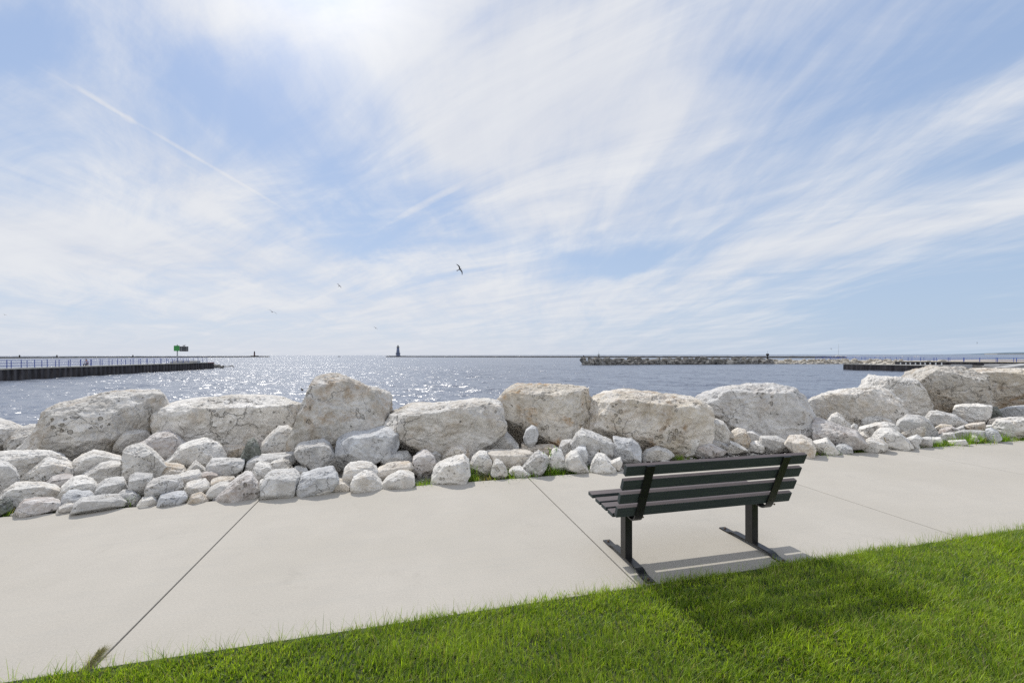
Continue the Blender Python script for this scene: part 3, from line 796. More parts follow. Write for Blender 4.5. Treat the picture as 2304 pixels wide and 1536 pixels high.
 ('E','g','crumpled grey rock above the right part of the bench back',(1418,265,1440,200,1600,200,1700,250,1755,325,1600,345,1470,335)),
 ('E','g','long flat grey rock at the foot of the streaked boulder',(1530,190,1640,135,1800,150,1980,210,1985,260,1700,245,1600,230)),
 ('E','t','folded tan rock at the upper right corner of the bench back',(1690,265,1740,200,1860,200,1960,250,2000,310,1985,385,1900,405,1760,330)),
 ('E','w','smooth white rock sloping right down to the path, right of the bench',(1955,265,2120,225,2180,280,2252,365,2200,380,2060,360,1990,320)),
 ('F','b','small round bluish stone at the path edge, right of the sloping white rock',(103,650,150,620,220,620,290,660,302,715,200,730,140,708)),
 ('P','p','large pinkish rock slanting down to the right, right of the bench',(1831,952,1833,945,1848,946,1870,955,1900,968,1925,975,1948,997,1930,1010,1912,1014,1890,1008,1868,1004,1842,1002,1833,980)),
 ('F','w','pointed pale rock behind the pinkish slanting rock',(15,350,60,290,120,255,180,300,230,370,295,410,280,460,100,440)),
 ('F','g','small rounded rock right of the pointed pale one',(285,410,320,380,360,400,382,455,360,500,300,480)),
 ('F','t','small tan rock between the pinkish rock and the broad white one',(365,500,430,480,520,560,460,590,400,550)),
 ('F','w','brick-shaped rock with a speckled face under the long low boulder',(383,440,400,310,430,280,560,285,740,325,795,380,805,450,600,450,480,440)),
 ('F','w','broad rock with a fluted face, behind the cream path-side rock',(368,500,400,430,520,400,670,365,770,400,832,440,845,510,560,560,500,580,400,540)),
 ('F','w','big cream rock at the fourth path joint with a small dry weed before it',(508,580,570,490,630,445,760,455,850,500,950,590,1002,645,900,676,760,672,700,640,600,600)),
 ('F','w','white rock with a flat left face at the fourth path joint',(395,690,450,590,510,555,620,575,700,620,702,668,620,700,430,712)),
 ('F','g','large smooth grey rock like a hump under the blocky boulder',(808,450,840,350,940,290,1080,300,1180,350,1280,470,1293,520,1180,545,1110,530,1060,470,900,465)),
 ('F','w','thin white slab behind the grey hump',(848,320,860,265,1020,260,1085,300,1060,340,900,350)),
 ('F','t','pale rock with a sunlit flat face right of the big cream rock',(845,500,980,430,1130,410,1152,450,1115,530,980,550,900,540)),
 ('F','g','grey rock with two humps at the foot of the mossy-topped boulder',(1148,330,1210,250,1290,240,1400,270,1500,290,1632,370,1610,440,1500,440,1400,410,1280,400)),
 ('F','w','block with a split sunlit and shaded face under the layered boulder',(1473,270,1510,180,1600,160,1760,155,1920,180,1912,240,1875,360,1760,385,1640,385,1540,325)),
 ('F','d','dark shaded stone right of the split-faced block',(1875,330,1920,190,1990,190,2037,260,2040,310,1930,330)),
 ('F','b','wide pale bluish rock at the right edge under the layered boulder',(2010,225,2130,190,2304,175,2450,200,2450,320,2100,335,2040,305)),
 ('F','t','low yellowish rock between the dark stone and the pitted white one',(1865,395,1900,330,2030,300,2100,330,1980,400,1900,410)),
 ('F','w','large bright white rock at the right edge near the grass',(1950,400,1990,340,2150,320,2330,330,2390,420,2340,545,2200,556,2080,520,1980,470)),
 ('F','t','small beige rock cut by the right edge of the photo',(2170,320,2220,290,2304,285,2420,310,2420,380,2300,380)),
 ('F','t','chunky pinkish-beige rock in front of the split-faced block',(1598,450,1610,400,1720,375,1840,370,1852,425,1780,485,1650,480)),
 ('F','w','tiny white rock right of the chunky beige one',(1838,440,1870,400,1940,400,1952,440,1880,465)),
 ('F','b','round pale blue stone standing in the grass near the right edge',(1833,530,1860,450,1920,435,2000,480,2042,550,1960,596,1850,584)),
 ('F','w','small white stone half sunk in the grass beside the pale blue one',(1680,570,1700,515,1750,530,1782,580,1720,600)),
 ('F','g','long low grey rock behind the grass near the right edge',(1488,490,1600,460,1850,470,1835,545,1700,575,1540,565)),
 ('F','t','thin cream slab on top of a darker rock, right of the grey hump',(1258,430,1330,390,1460,400,1482,425,1420,450,1300,465)),
 ('F','p','rusty rock under the thin cream slab',(1298,490,1340,440,1460,420,1542,450,1505,500,1330,512)),
 ('F','w','low white rock right of the grey hump\'s foot',(1278,540,1360,495,1480,490,1505,560,1400,582)),
 ('F','g','angular rock at the grassy edge right of the big cream rock',(1058,610,1080,550,1220,545,1232,625,1200,650,1090,642)),
 ('F','g','low grey rock at the foot of the big cream rock, beside the shadow',(928,560,1050,520,1120,560,1065,620,1095,662,1000,658)),
 ('F','w','small white rock in the grass right of the angular rock',(1198,545,1330,545,1352,600,1300,630,1230,612)),
 ('F','w','flat white stones edge-on in the grass near the right',(1418,580,1620,570,1642,610,1560,630,1460,612)),
 ('F','g','shaded stone wedged behind the chunky beige rock',(1490,440,1600,400,1610,460,1540,480)),
]
for i, (cr, k, lab, pts, th) in enumerate(BIG):
    put_rock('boulder', 'boulder', px(cr, pts), k, 101 + i * 7, lab, 'row of big boulders along the water', sub=7, rough=1.15, top=0.85, thick=th)
for i, (cr, k, lab, pts) in enumerate(SMALL):
    P_ = px(cr, pts)
    fwd = -0.55 if 'standing against the orange' in lab else (-0.25 if 'leaning on' in lab or 'white cap in the gap' in lab else 0.0)
    wpx = max(p[0] for p in P_) - min(p[0] for p in P_)
    put_rock('rock', 'rock', P_, k, 500 + i * 3, lab, 'loose rocks between the path and the boulders', sub=6 if wpx > 34 else 5, rough=random.Random(i).uniform(0.9, 1.6), top=1.0, back=fwd)
# ------------------------------------------------------------------ the bench
def lumber():
    m_, N, b_, o_ = new_mat('bench_lumber')
    c = N.coord('Object')
    st = N.v('MULTIPLY', c, (1.0, 14.0, 14.0))
    n = N.noise(st, 5.0, 6, 0.65)
    f = N.noise(c, 160.0, 3, 0.7)
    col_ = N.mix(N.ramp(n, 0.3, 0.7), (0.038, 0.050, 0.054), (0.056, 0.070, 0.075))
    # upward faces painted a lighter mauve brown, as if the sun glanced on them
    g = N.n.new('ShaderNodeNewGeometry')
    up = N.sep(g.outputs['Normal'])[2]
    sun_tone = N.m('MULTIPLY', N.ramp(up, 0.45, 0.8), N.ramp(N.noise(c, 11.0, 5, 0.6), 0.25, 0.6, 0.75, 1.0))
    col_ = N.mix(sun_tone, col_, (0.128, 0.106, 0.106))
    spk = N.ramp(N.noise(c, 240.0, 2, 0.6), 0.66, 0.74)
    col_ = N.mix(N.m('MULTIPLY', spk, 0.35), col_, (0.22, 0.22, 0.22))
    N.put(b_.inputs['Base Color'], col_); N.put(b_.inputs['Roughness'], 0.62); N.put(b_.inputs['Specular IOR Level'], 0.3)
    N.put(b_.inputs['Normal'], N.bump(N.m('ADD', N.m('MULTIPLY', n, 0.6), N.m('MULTIPLY', f, 0.4)), 0.6, 0.0016))
    return m_
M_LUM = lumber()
M_STEEL = simple('black_painted_steel', (0.012, 0.0125, 0.014), 0.34, var=0.25, scale=30, bump=0.0004, bscale=160)
M_BOLT = simple('rusty_bolt', (0.16, 0.115, 0.085), 0.55, metal=0.6, var=0.4, scale=200)

def bench():
    A_ = R(13.3)
    b = empty('park_bench', (1.545, 3.700, 0), A_)
    tag(b, 'dark slatted bench on black steel legs, facing the lake on the concrete path', 'bench')
    LEG = 0.615; L2 = 0.815; CS = 0.01
    lean = math.atan2(0.195, 0.48)
    rot = Matrix.Rotation(lean, 3, 'X')             # leans back towards -y as it rises
    up = rot @ Vector((0, 0, 1)); outn = rot @ Vector((0, 1, 0))
    p0 = Vector((0, -0.190, 0.432))                 # inner face of the strap at the bottom slat
    pitch = 0.129
    for k in range(4):
        c = p0 + up * (0.048 + pitch * k) + outn * 0.020
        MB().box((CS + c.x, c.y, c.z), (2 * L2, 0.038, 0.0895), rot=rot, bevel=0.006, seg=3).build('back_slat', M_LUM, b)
    seat_t = R(3.5); rs = Matrix.Rotation(seat_t, 3, 'X')
    for k in range(4):
        y = -0.085 + 0.1185 * k + (0.030 if k > 2 else 0.0)
        z = 0.434 + y * math.tan(seat_t) + 0.008
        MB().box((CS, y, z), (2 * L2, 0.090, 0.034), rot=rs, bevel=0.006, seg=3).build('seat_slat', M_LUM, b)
    for sx in (-1, 1):
        x = sx * LEG
        MB().box((x, 0, 0.215), (0.063, 0.085, 0.372), bevel=0.004).build('leg', M_STEEL, b)
        # one flat bar runs down the back, curls under and carries the seat
        pts = []
        top = p0 + up * (pitch * 3 + 0.089) - outn * 0.0065
        bot = p0 + up * 0.03 - outn * 0.0065
        for t in np.linspace(0, 1, 6): pts.append(top.lerp(bot, t))
        end = Vector((0, -0.075, 0.397))
        c1 = bot - up * 0.075; c2 = end + Vector((0, -0.09, -0.018))
        for t in np.linspace(0.1, 1, 10):
            pts.append(bot * (1 - t) ** 3 + c1 * 3 * t * (1 - t) ** 2 + c2 * 3 * t * t * (1 - t) + end * t ** 3)
        pts.append(Vector((0, 0.32, 0.397 + 0.395 * math.tan(seat_t))))
        pts = [Vector((x, p.y, p.z)) for p in pts]
        s_ = MB().ribbon(pts, (1, 0, 0), 0.010, 0.070)
        s_.box((x, top.y - 0.001, top.z), (0.072, 0.014, 0.010), rot=rot, bevel=0.002)
        st = s_.build('back_strap', M_STEEL, b)
        for q in (0.06,):
            pb = p0 + up * q - outn * 0.013
            MB().tube((x + 0.02, pb.y, pb.z - 0.045), (x + 0.02, pb.y - 0.006, pb.z - 0.047), 0.008, 0.007, 12).build('bolt', M_BOLT, st)
        prof = [(-0.375, 0.0065), (-0.285, 0.0065), (-0.26, 0.009), (-0.225, 0.024), (-0.20, 0.0290), (-0.1, 0.0295), (0.1, 0.0295), (0.20, 0.0290), (0.225, 0.024), (0.26, 0.009), (0.285, 0.0065), (0.375, 0.0065)]
        ft = MB().ribbon([Vector((x, y, z)) for y, z in prof], (1, 0, 0), 0.011, 0.066).build('foot_bar', M_STEEL, b)
        for y in (-0.335, 0.335):
            MB().lathe((x, y, 0.0121), [(0.013, 0), (0.013, 0.002), (0.0085, 0.0022), (0.0085, 0.009), (0.006, 0.011)], 8, False).build('bolt', M_BOLT, ft)
    return b
bench()

# ------------------------------------------------------------------ grass
def blade_mat(name, c0, c1, dry=(0.30, 0.27, 0.12), drya=0.10):
    m_, N, b_, o_ = new_mat(name)
    g = N.n.new('ShaderNodeNewGeometry')
    rnd = g.outputs['Random Per Island']
    c = N.coord('Object')
    patch = N.ramp(N.noise(c, 4.0, 6, 0.7), 0.38, 0.62)
    col_ = N.mix(N.m('ADD', N.m('MULTIPLY', rnd, 0.72), N.m('MULTIPLY', patch, 0.28)), c0, c1)
    col_ = N.mix(N.ramp(N.m('FRACT', N.m('MULTIPLY', rnd, 37.0)), 1.0 - drya, 1.0 - drya + 0.02), col_, dry)
    N.put(b_.inputs['Base Color'], col_); N.put(b_.inputs['Roughness'], 0.42); N.put(b_.inputs['Specular IOR Level'], 0.35)
    tr = N.n.new('ShaderNodeBsdfTranslucent')
    N.put(tr.inputs['Color'], N.mix(1.0, col_, (1.35, 1.45, 0.55), 'MULTIPLY'))
    mx = N.n.new('ShaderNodeMixShader'); mx.inputs[0].default_value = 0.5
    N.l.new(b_.outputs[0], mx.inputs[1]); N.l.new(tr.outputs[0], mx.inputs[2]); N.l.new(mx.outputs[0], o_.inputs[0])
    return m_
M_GRASS = blade_mat('lawn_grass', (0.060, 0.140, 0.014), (0.440, 0.550, 0.055), drya=0.13)
M_WEED = blade_mat('weed_green', (0.12, 0.24, 0.03), (0.30, 0.42, 0.07), drya=0.14)
M_DRY = blade_mat('dry_grass', (0.16, 0.16, 0.09), (0.24, 0.22, 0.13), drya=0.4)

def blades(base, h, w, az, lean, curl, seg=3):
    """arrays in, one strip of faces per blade out"""
    n = len(h)
    t = np.linspace(0, 1, seg + 1)
    dirx, diry = np.cos(az), np.sin(az)
    V = []; 
    rows = []
    for i, tt in enumerate(t):
        out_ = h * (lean * tt + curl * tt * tt)
        z = h * tt * np.sqrt(np.clip(1 - (lean + curl * tt) ** 2 * 0.45, 0.15, 1))
        cx = base[:, 0] + dirx * out_; cy = base[:, 1] + diry * out_; cz = base[:, 2] + z
        ww = w * (1 - tt ** 2.2) * 0.5
        if i < seg:
            rows.append(np.stack([cx - diry * ww, cy + dirx * ww, cz], 1)); rows.append(np.stack([cx + diry * ww, cy - dirx * ww, cz], 1))
        else: rows.append(np.stack([cx, cy, cz], 1))
    k = 2 * seg + 1
    V = np.stack(rows, 1).reshape(-1, 3)
    o = np.arange(n)[:, None] * k
    fl = []
    for i in range(seg - 1): fl += [2 * i, 2 * i + 1, 2 * i + 3, 2 * i + 2]
    fl += [2 * (seg - 1), 2 * (seg - 1) + 1, 2 * seg]
    Fc = (o + np.array(fl)[None]).reshape(-1)
    cnt = np.tile(np.array([4] * (seg - 1) + [3]), n)
    return V, Fc, cnt

LAWN_Z = 0.012
def lawn_h(x, y):
    P_ = np.stack([x, y, np.zeros_like(x)], 1)
    s_ = x * E.x + y * E.y
    n_ = x * NRM.x + y * NRM.y
    return LAWN_Z + 0.020 * np.clip((N_LAWN - n_) / 0.4, 0, 1) * (1 + fbm(P_ * 1.1 + 4, 3, 12)) + 0.045 * np.clip((s_ - 1.0) / 3.0, 0, 1) * np.clip((N_LAWN - n_) / 0.5, 0, 1)
def lawn():
    ss = np.concatenate([[-60, -20], np.linspace(-8, 14, 150), [20, 60]])
    nn_ = np.concatenate([[-60, -20, -6, -2], np.linspace(-1.5, 2.80, 60)])
    S, Nn = np.meshgrid(ss, nn_)
    X = E.x * S + NRM.x * Nn; Y = E.y * S + NRM.y * Nn
    Z = lawn_h(X.ravel(), Y.ravel())
    V = np.stack([X.ravel(), Y.ravel(), Z], 1)
    nx = len(ss); i = np.arange(nx - 1); j = np.arange(len(nn_) - 1)
    a = (j[:, None] * nx + i[None]).reshape(-1)
    o = mesh_np('lawn', V, np.stack([a, a + 1, a + nx + 1, a + nx], 1).reshape(-1), np.full(len(a), 4), M_SOIL, True)
    tag(o, kind='structure')
    rng = np.random.default_rng(5)
    B = []
    def scatter(n, y0, y1, xa, dens_fn=None):
        Yp = rng.uniform(y0, y1, n)
        Xp = rng.uniform(-1, 1, n) * (1.28 * Yp + 0.5)
        k = Xp * NRM.x + Yp * NRM.y
        edge = N_LAWN + 0.020 * np.sin((Xp * E.x + Yp * E.y) * 21 + 3 * np.sin(Xp * 5)) * rng.random(n) + 0.040 * vnoise(np.stack([(Xp * E.x + Yp * E.y) * 3.0, np.zeros(n), np.zeros(n)], 1), 4) + 0.02 * rng.normal(size=n)
        ok = k < edge
        return Xp[ok], Yp[ok]
    a = scatter(210000, 1.55, 2.9, 0); b2 = scatter(250000, 2.9, 4.8, 0); c2 = scatter(60000, 4.8, 7.0, 0)
    X = np.concatenate([a[0], b2[0], c2[0]]); Y = np.concatenate([a[1], b2[1], c2[1]])
    ok = (X > -4.2) & (X < 7.5); X, Y = X[ok], Y[ok]
    n = len(X)
    P_ = np.stack([X, Y, np.zeros(n)], 1)
    # blades gather in tufts: pull them towards jittered cell centres
    cell = 0.035; ci = np.floor(P_ / cell)
    jx = _hash(ci[:, 0].astype(np.int64), ci[:, 1].astype(np.int64), ci[:, 0].astype(np.int64) * 0, 71); jy = _hash(ci[:, 0].astype(np.int64), ci[:, 1].astype(np.int64), ci[:, 0].astype(np.int64) * 0, 72)
    tx = (ci[:, 0] + jx) * cell; ty = (ci[:, 1] + jy) * cell
    pull = 0.35
    X = X * (1 - pull) + tx * pull; Y = Y * (1 - pull) + ty * pull
    n_ = X * NRM.x + Y * NRM.y
    big = 0.5 + 0.6 * fbm(P_ * 5.5, 3, 31)
    h = rng.gamma(9, 1 / 9, n) * 0.040 * (0.72 + 0.55 * big)
    h *= 1 - 0.25 * np.clip((n_ - (N_LAWN - 0.08)) / 0.08, 0, 1)
    w = rng.uniform(0.0022, 0.0050, n)
    wind = 2.2 * fbm(P_ * 1.7 + 8, 2, 41)
    az = wind + rng.normal(size=n) * 1.5
    lean = np.abs(rng.normal(size=n)) * 0.34 + 0.08; curl = np.abs(rng.normal(size=n)) * 0.38
    base = np.stack([X, Y, lawn_h(X, Y) - 0.004], 1)
    V, Fc, cnt = blades(base, h, w, az, lean, curl, 3)
    # taller stray blades and seed stems along the edge
    m = 1500
    s_ = rng.uniform(-3.6, 7.0, m); q = N_LAWN - np.abs(rng.normal(size=m)) * 0.05 + 0.02
    bx = E.x * s_ + NRM.x * q; by = E.y * s_ + NRM.y * q
    base2 = np.stack([bx, by, lawn_h(bx, by)], 1)
    V2, F2, c2_ = blades(base2, rng.uniform(0.06, 0.125, m), rng.uniform(0.0012, 0.0024, m), rng.uniform(0, 6.28, m), np.abs(rng.normal(size=m)) * 0.5, rng.random(m) * 0.35, 3)
    F2 = F2 + len(V)
    o = mesh_np('grass', np.concatenate([V, V2]), np.concatenate([Fc, F2]), np.concatenate([cnt, c2_]), M_GRASS, True)
    tag(o, kind='stuff')
lawn()

# weeds along the far edge of the path and in the joint
def tuft_mesh(name, n, r, hmin, hmax, wid, seed, mat, spread=0.5, seg=3):
    rng = np.random.default_rng(seed)
    a = rng.uniform(0, 6.28, n); q = np.abs(rng.normal(size=n)) * r * 0.55
    base = np.stack([np.cos(a) * q, np.sin(a) * q, np.zeros(n) - 0.01], 1)
    V, Fc, cnt = blades(base, rng.uniform(hmin, hmax, n), rng.uniform(wid * .7, wid * 1.3, n), a + rng.normal(size=n) * 0.8, np.abs(rng.normal(size=n)) * spread, rng.random(n) * 0.5, seg)
    o = mesh_np(name, V, Fc, cnt, mat, True); me = o.data
    bpy.data.objects.remove(o)
    return me
T_ = [tuft_mesh('weed_tuft', 150, 0.12, 0.04, 0.12, 0.006, 1, M_WEED), tuft_mesh('weed_tuft', 220, 0.18, 0.03, 0.085, 0.005, 2, M_WEED),
      tuft_mesh('weed_tuft', 110, 0.10, 0.06, 0.17, 0.007, 3, M_WEED, 0.35), tuft_mesh('weed_tuft', 160, 0.16, 0.03, 0.07, 0.006, 4, M_DRY, 0.8)]
TUFTS = [
 (12,1158,0,.8,'green weeds at the far left corner of the rock strip'), (36,1153,1,.5,'low weeds under the dark rock at the left edge'),
 (60,1154,0,.55,'yellow-green weed sprig before the rusty-faced rock'), (117,1148,1,.5,'weed patch at the right end of the rusty-faced rock'),
 (135,1124,0,.35,'tiny green sprig above the chipped rock'), (240,1142,1,.6,'weed sprigs at the foot of the long smooth grey rock'),
 (268,1138,0,.9,'green weeds right of the long smooth grey rock'), (290,1134,2,.7,'leafy weeds between the wrinkled rock and the leaf-shaped rock'),
 (310,1128,0,.5,'weeds touching the tip of the leaf-shaped rock'), (345,1130,1,.55,'weeds right of the leaf-shaped rock'),
 (420,1124,0,.4,'small weed between the smooth-fronted rock and the yellow rock'), (512,1098,0,.7,'weeds growing on the yellowish flat rock'),
 (462,1108,1,.5,'weeds in the crack below the oval tilted rock'), (688,1116,3,.4,'dry wisps at the foot of the white-topped rock'),
 (757,1104,0,.4,'small green weed before the brown rock'), (945,1090,1,.9,'moss-like low weeds right of the flat-topped white rock'),
 (975,1086,0,.8,'weeds at the left foot of the large bright rock'), (1052,1070,2,1.1,'tall green weeds at the right end of the large bright rock'),
 (1066,1078,0,.9,'spreading weeds between the large bright rock and the round whitish rock'), (1100,1076,3,1.2,'yellowish dry clump below the round whitish rock'),
 (1108,1066,0,.8,'green weeds under the round whitish rock'), (1132,1074,1,1.0,'weeds around the pointed leaning rock'),
 (1152,1072,0,1.0,'weeds left of the small low white rock'), (1180,1072,1,1.0,'weeds in front of the small low white rock'),
 (1202,1068,0,1.0,'weeds between the small low white rock and the peaked rock'), (1225,1062,2,1.0,'leafy weeds right of the peaked rock'),
 (1244,1064,0,1.1,'dense weeds before the holed standing rock'), (1266,1062,1,1.1,'low weeds right of the holed standing rock'),
 (1290,1060,0,1.0,'weeds under the rock that slopes to a point'), (1306,1060,1,.8,'weeds at the point of the sloping rock'),
 (1328,1056,0,.7,'upright weeds left of the bitten white rock'), (1530,1030,1,.8,'grass showing just above the bench back'),
 (1846,1020,1,1.3,'dark grass patch right of the bench'), (1862,1019,0,1.1,'grass under the smooth sloping rock right of the bench'),
 (1882,1018,1,.9,'grass at the tip of the smooth sloping rock'), (1935,1016,1,.6,'thin grass left of the flat-left-faced rock'),
 (2055,1007,0,.7,'weed at the right foot of the big cream rock'), (2085,1004,1,1.2,'grass under the angular rock near the right'),
 (2110,1003,0,1.2,'grass right of the angular rock'), (2132,1001,1,1.3,'grass in front of the edge-on flat stones'),
 (2150,999,0,1.3,'spiky grass left of the half-sunk white stone'), (2180,996,2,1.3,'tallest spiky grass before the half-sunk stone'),
 (2205,996,0,1.4,'grass clump between the half-sunk and the pale blue stone'), (2222,993,2,1.2,'grass at the foot of the pale blue stone'),
 (2250,990,0,1.4,'grass right of the pale blue stone'), (2275,990,1,1.3,'grass under the large bright rock at the right'),
 (2298,988,0,1.3,'grass at the right edge of the photo beyond the path')]
seen = set()
for i, (x_, y_, k, sc, lab) in enumerate(TUFTS):
    me = T_[k]
    o = bpy.data.objects.new('weed_tuft', me)
    p = on_z(x_, y_, -0.01)
    nn2 = p.x * NRM.x + p.y * NRM.y
    if nn2 < N_PATH + 0.04: p = p + NRM * (N_PATH + 0.04 - nn2)
    o.location = (p.x, p.y, -0.03); o.scale = (sc * 1.1, sc * 1.1, sc * 1.45); o.rotation_euler = (0, 0, i * 1.3)
    col.objects.link(o); tag(o, lab, 'weed', 'weeds along the far edge of the path')

def joint_tuft():
    rng = np.random.default_rng(9)
    a0, a1 = on_z(228, 1462), on_z(160, 1545)
    n = 900; t = rng.random(n)
    base = np.array([a0[:]])[0][None] * (1 - t[:, None]) + np.array([a1[:]])[0][None] * t[:, None]
    base = base + rng.normal(size=(n, 3)) * np.array([0.008, 0.008, 0])
    V, Fc, cnt = blades(base, rng.uniform(0.012, 0.042, n), np.full(n, 0.0020), rng.normal(size=n) * 0.9 + 0.7, np.abs(rng.normal(size=n)) * 0.9 + 0.3, rng.random(n) * 0.5, 3)
    c = V.mean(0); o = mesh_np('weed_tuft', V - c, Fc, cnt, M_DRY, True, loc=c)
    tag(o, 'dull green grass tuft growing out of the path joint at lower left', 'weed')
joint_tuft()
for (x_, y_, n, lab) in ((1444, 1322, 60, 'dry wisps where the middle joint meets the lawn'), (2170, 1210, 60, 'brown wisps where the right joint meets the lawn')):
    me = tuft_mesh('weed_tuft', n, 0.05, 0.03, 0.09, 0.002, n, M_DRY, 0.9)
    o = bpy.data.objects.new('weed_tuft', me); o.location = on_z(x_, y_); col.objects.link(o); tag(o, lab, 'weed')

def stem_weed(x_, y_, h, lab, seedy=False, n=5, sd_=1):
    rng = np.random.default_rng(sd_)
    p = on_z(x_, y_, -0.02)
    root = empty('weed_plant', (p.x, p.y, -0.02)); tag(root, lab, 'weed')
    mb = MB(); lv = []
    for k in range(n):
        a = rng.uniform(0, 6.28); hh = h * rng.uniform(0.6, 1.0); q = Vector((math.cos(a), math.sin(a), 0))
        pts = [q * 0.01 + q * (0.22 * hh * t * t) + Vector((0, 0, hh * t)) for t in np.linspace(0, 1, 7)]
        for u0, u1 in zip(pts, pts[1:]): mb.tube(u0, u1, 0.0042, 0.003, 5, False)
        for t in np.linspace(0.15, 1, 12 if not seedy else 22):
            c = q * (0.22 * hh * t * t) + Vector((0, 0, hh * t)); lv.append((c, rng.uniform(0, 6.28), rng.uniform(0.4, 1.0)))
    mb.build('stem', M_DRY if seedy else M_WEED, root)
    base = np.array([c[:] for c, a, b in lv]); az = np.array([a for c, a, b in lv]); s_ = np.array([b for c, a, b in lv])
    V, Fc, cnt = blades(base, s_ * (0.03 if seedy else 0.055), np.full(len(s_), 0.012 if seedy else 0.014), az, np.full(len(s_), 0.75), np.full(len(s_), 0.3), 3)
    mesh_np('leaf', V, Fc, cnt, M_SEED if seedy else M_WEED, True, parent=root)
M_SEED = blade_mat('rust_seed', (0.22, 0.13, 0.05), (0.30, 0.20, 0.09))
stem_weed(1246, 1058, 0.36, 'tall thin green weed in front of the holed standing rock', sd_=1)
stem_weed(1232, 1060, 0.30, 'slender weed left of the tall one by the holed rock', sd_=2, n=4)
stem_weed(1256, 1062, 0.22, 'short leafy weed at the right foot of the holed rock', sd_=3, n=4)
stem_weed(1216, 1066, 0.22, 'thin weed in front of the peaked rock', sd_=4, n=3)
stem_weed(1345, 1046, 0.26, 'dry branching weed before the house-shaped rock', True, 3, 5)
stem_weed(1995, 1012, 0.30, 'rust-brown seed spike before the big cream rock', True, 2, 6)
stem_weed(2005, 1011, 0.12, 'short rust-brown seed stalk right of the taller one', True, 2, 7)
stem_weed(2233, 985, 0.22, 'thin weed rising above the pale blue stone', False, 3, 8)
# ------------------------------------------------------------------ across the water
def rust_steel():
    m_, N, b_, o_ = new_mat('sheet_pile_steel')
    c = N.coord('Object')
    n = N.noise(N.v('MULTIPLY', c, (1, 1, 0.25)), 1.3, 6, 0.65)
    f = N.noise(c, 7.0, 4, 0.6)
    col_ = N.mix(N.ramp(n, 0.35, 0.65), (0.030, 0.027, 0.030), (0.085, 0.078, 0.080))
    col_ = N.mix(N.m('MULTIPLY', N.ramp(f, 0.55, 0.7), 0.4), col_, (0.085, 0.05, 0.035))
    N.put(b_.inputs['Base Color'], col_); N.put(b_.inputs['Roughness'], 0.75)
    return m_
M_PILE = rust_steel()
M_CAP = simple('pier_cap_concrete', (0.46, 0.43, 0.36), 0.9, var=0.15, scale=1.5)
M_DECK = simple('pier_deck_concrete', (0.36, 0.36, 0.36), 0.9, var=0.15, scale=0.8)
M_BLUE = simple('blue_railing_paint', (0.025, 0.065, 0.33), 0.45, var=0.15, scale=3)
M_WHITEP = simple('white_paint', (0.74, 0.74, 0.73), 0.5, var=0.06, scale=3)
M_GREYP = simple('grey_painted_steel', (0.40, 0.42, 0.43), 0.5, var=0.1, scale=3)
M_GREEN = simple('green_board', (0.035, 0.26, 0.055), 0.5, var=0.1, scale=2)
M_BLACKP = simple('black_paint', (0.012, 0.012, 0.014), 0.5, var=0.2, scale=3)
M_RED = simple('red_paint', (0.22, 0.03, 0.025), 0.5, var=0.15, scale=3)
M_DARKC = simple('dark_wet_concrete', (0.085, 0.078, 0.068), 0.85, var=0.35, scale=0.3)
M_WOOD = simple('driftwood', (0.24, 0.225, 0.20), 0.85, var=0.3, scale=3, bump=0.01, bscale=12)
M_SAND = simple('beach_sand', (0.50, 0.44, 0.34), 0.95, var=0.1, scale=0.1)
M_HILL = simple('far_dune_woods', (0.10, 0.15, 0.20), 0.95, var=0.2, scale=0.004)
M_JROCK = stone_mat('jetty_stone_dark', (0.22, 0.215, 0.20), (0.085, 0.083, 0.082), (0.14, 0.10, 0.07), 0.4, 0.6, scale=0.35)
M_LROCK = stone_mat('jetty_stone_light', (0.56, 0.52, 0.45), (0.40, 0.37, 0.32), (0.30, 0.24, 0.17), 0.3, 0.4, scale=0.35)

def frame2(p0, p1):
    d_ = Vector((p1[0] - p0[0], p1[1] - p0[1], 0)); L = d_.length
    return L, math.atan2(d_.y, d_.x)
def pile_wall(root, L, z0, z1, amp=0.22, pitch=0.95, y=0.0, name='sheet_pile_wall'):
    """trapezoid corrugation along local x"""
    pts = []; x = 0.0
    while x < L:
        for fx, fy in ((0, 0), (0.34, 0), (0.5, amp), (0.84, amp)):
            if x + fx * pitch <= L: pts.append((x + fx * pitch, y - fy))
        x += pitch
    pts.append((L, y))
    V = []
    for (a, b_) in pts: V += [(a, b_, z0), (a, b_, z1)]
    n = len(pts); Fc = []
    for i in range(n - 1): Fc += [2 * i, 2 * i + 2, 2 * i + 3, 2 * i + 1]
    return mesh_np(name, np.array(V), Fc, [4] * (n - 1), M_PILE, False, root)

def railing(name, p0, p1, z, label, h=1.07, pitch=1.9, group=None, double=False, thick=0.045):
    L, a = frame2(p0, p1)
    root = empty(name, (p0[0], p0[1], z), a); tag(root, label, 'railing', group)
    n = int(L / pitch)
    post0 = None
    for k in range(n + 1):
        x = L * k / n
        if post0 is None:
            mb = MB().box((0, 0, h / 2), (thick * 1.3, thick * 1.3, h)).box((0, 0, 0.01), (0.16, 0.16, 0.02))
            post0 = mb.build('post', M_BLUE, root); o = post0
        else:
            o = post0.copy(); link(o, root)
        o.location = (x, 0, 0)
    for zz in (h, h * 0.62, h * 0.30):
        MB().tube((0, 0, zz), (L, 0, zz), thick * 0.5, n=6).build('rail', M_BLUE, root)
    return root

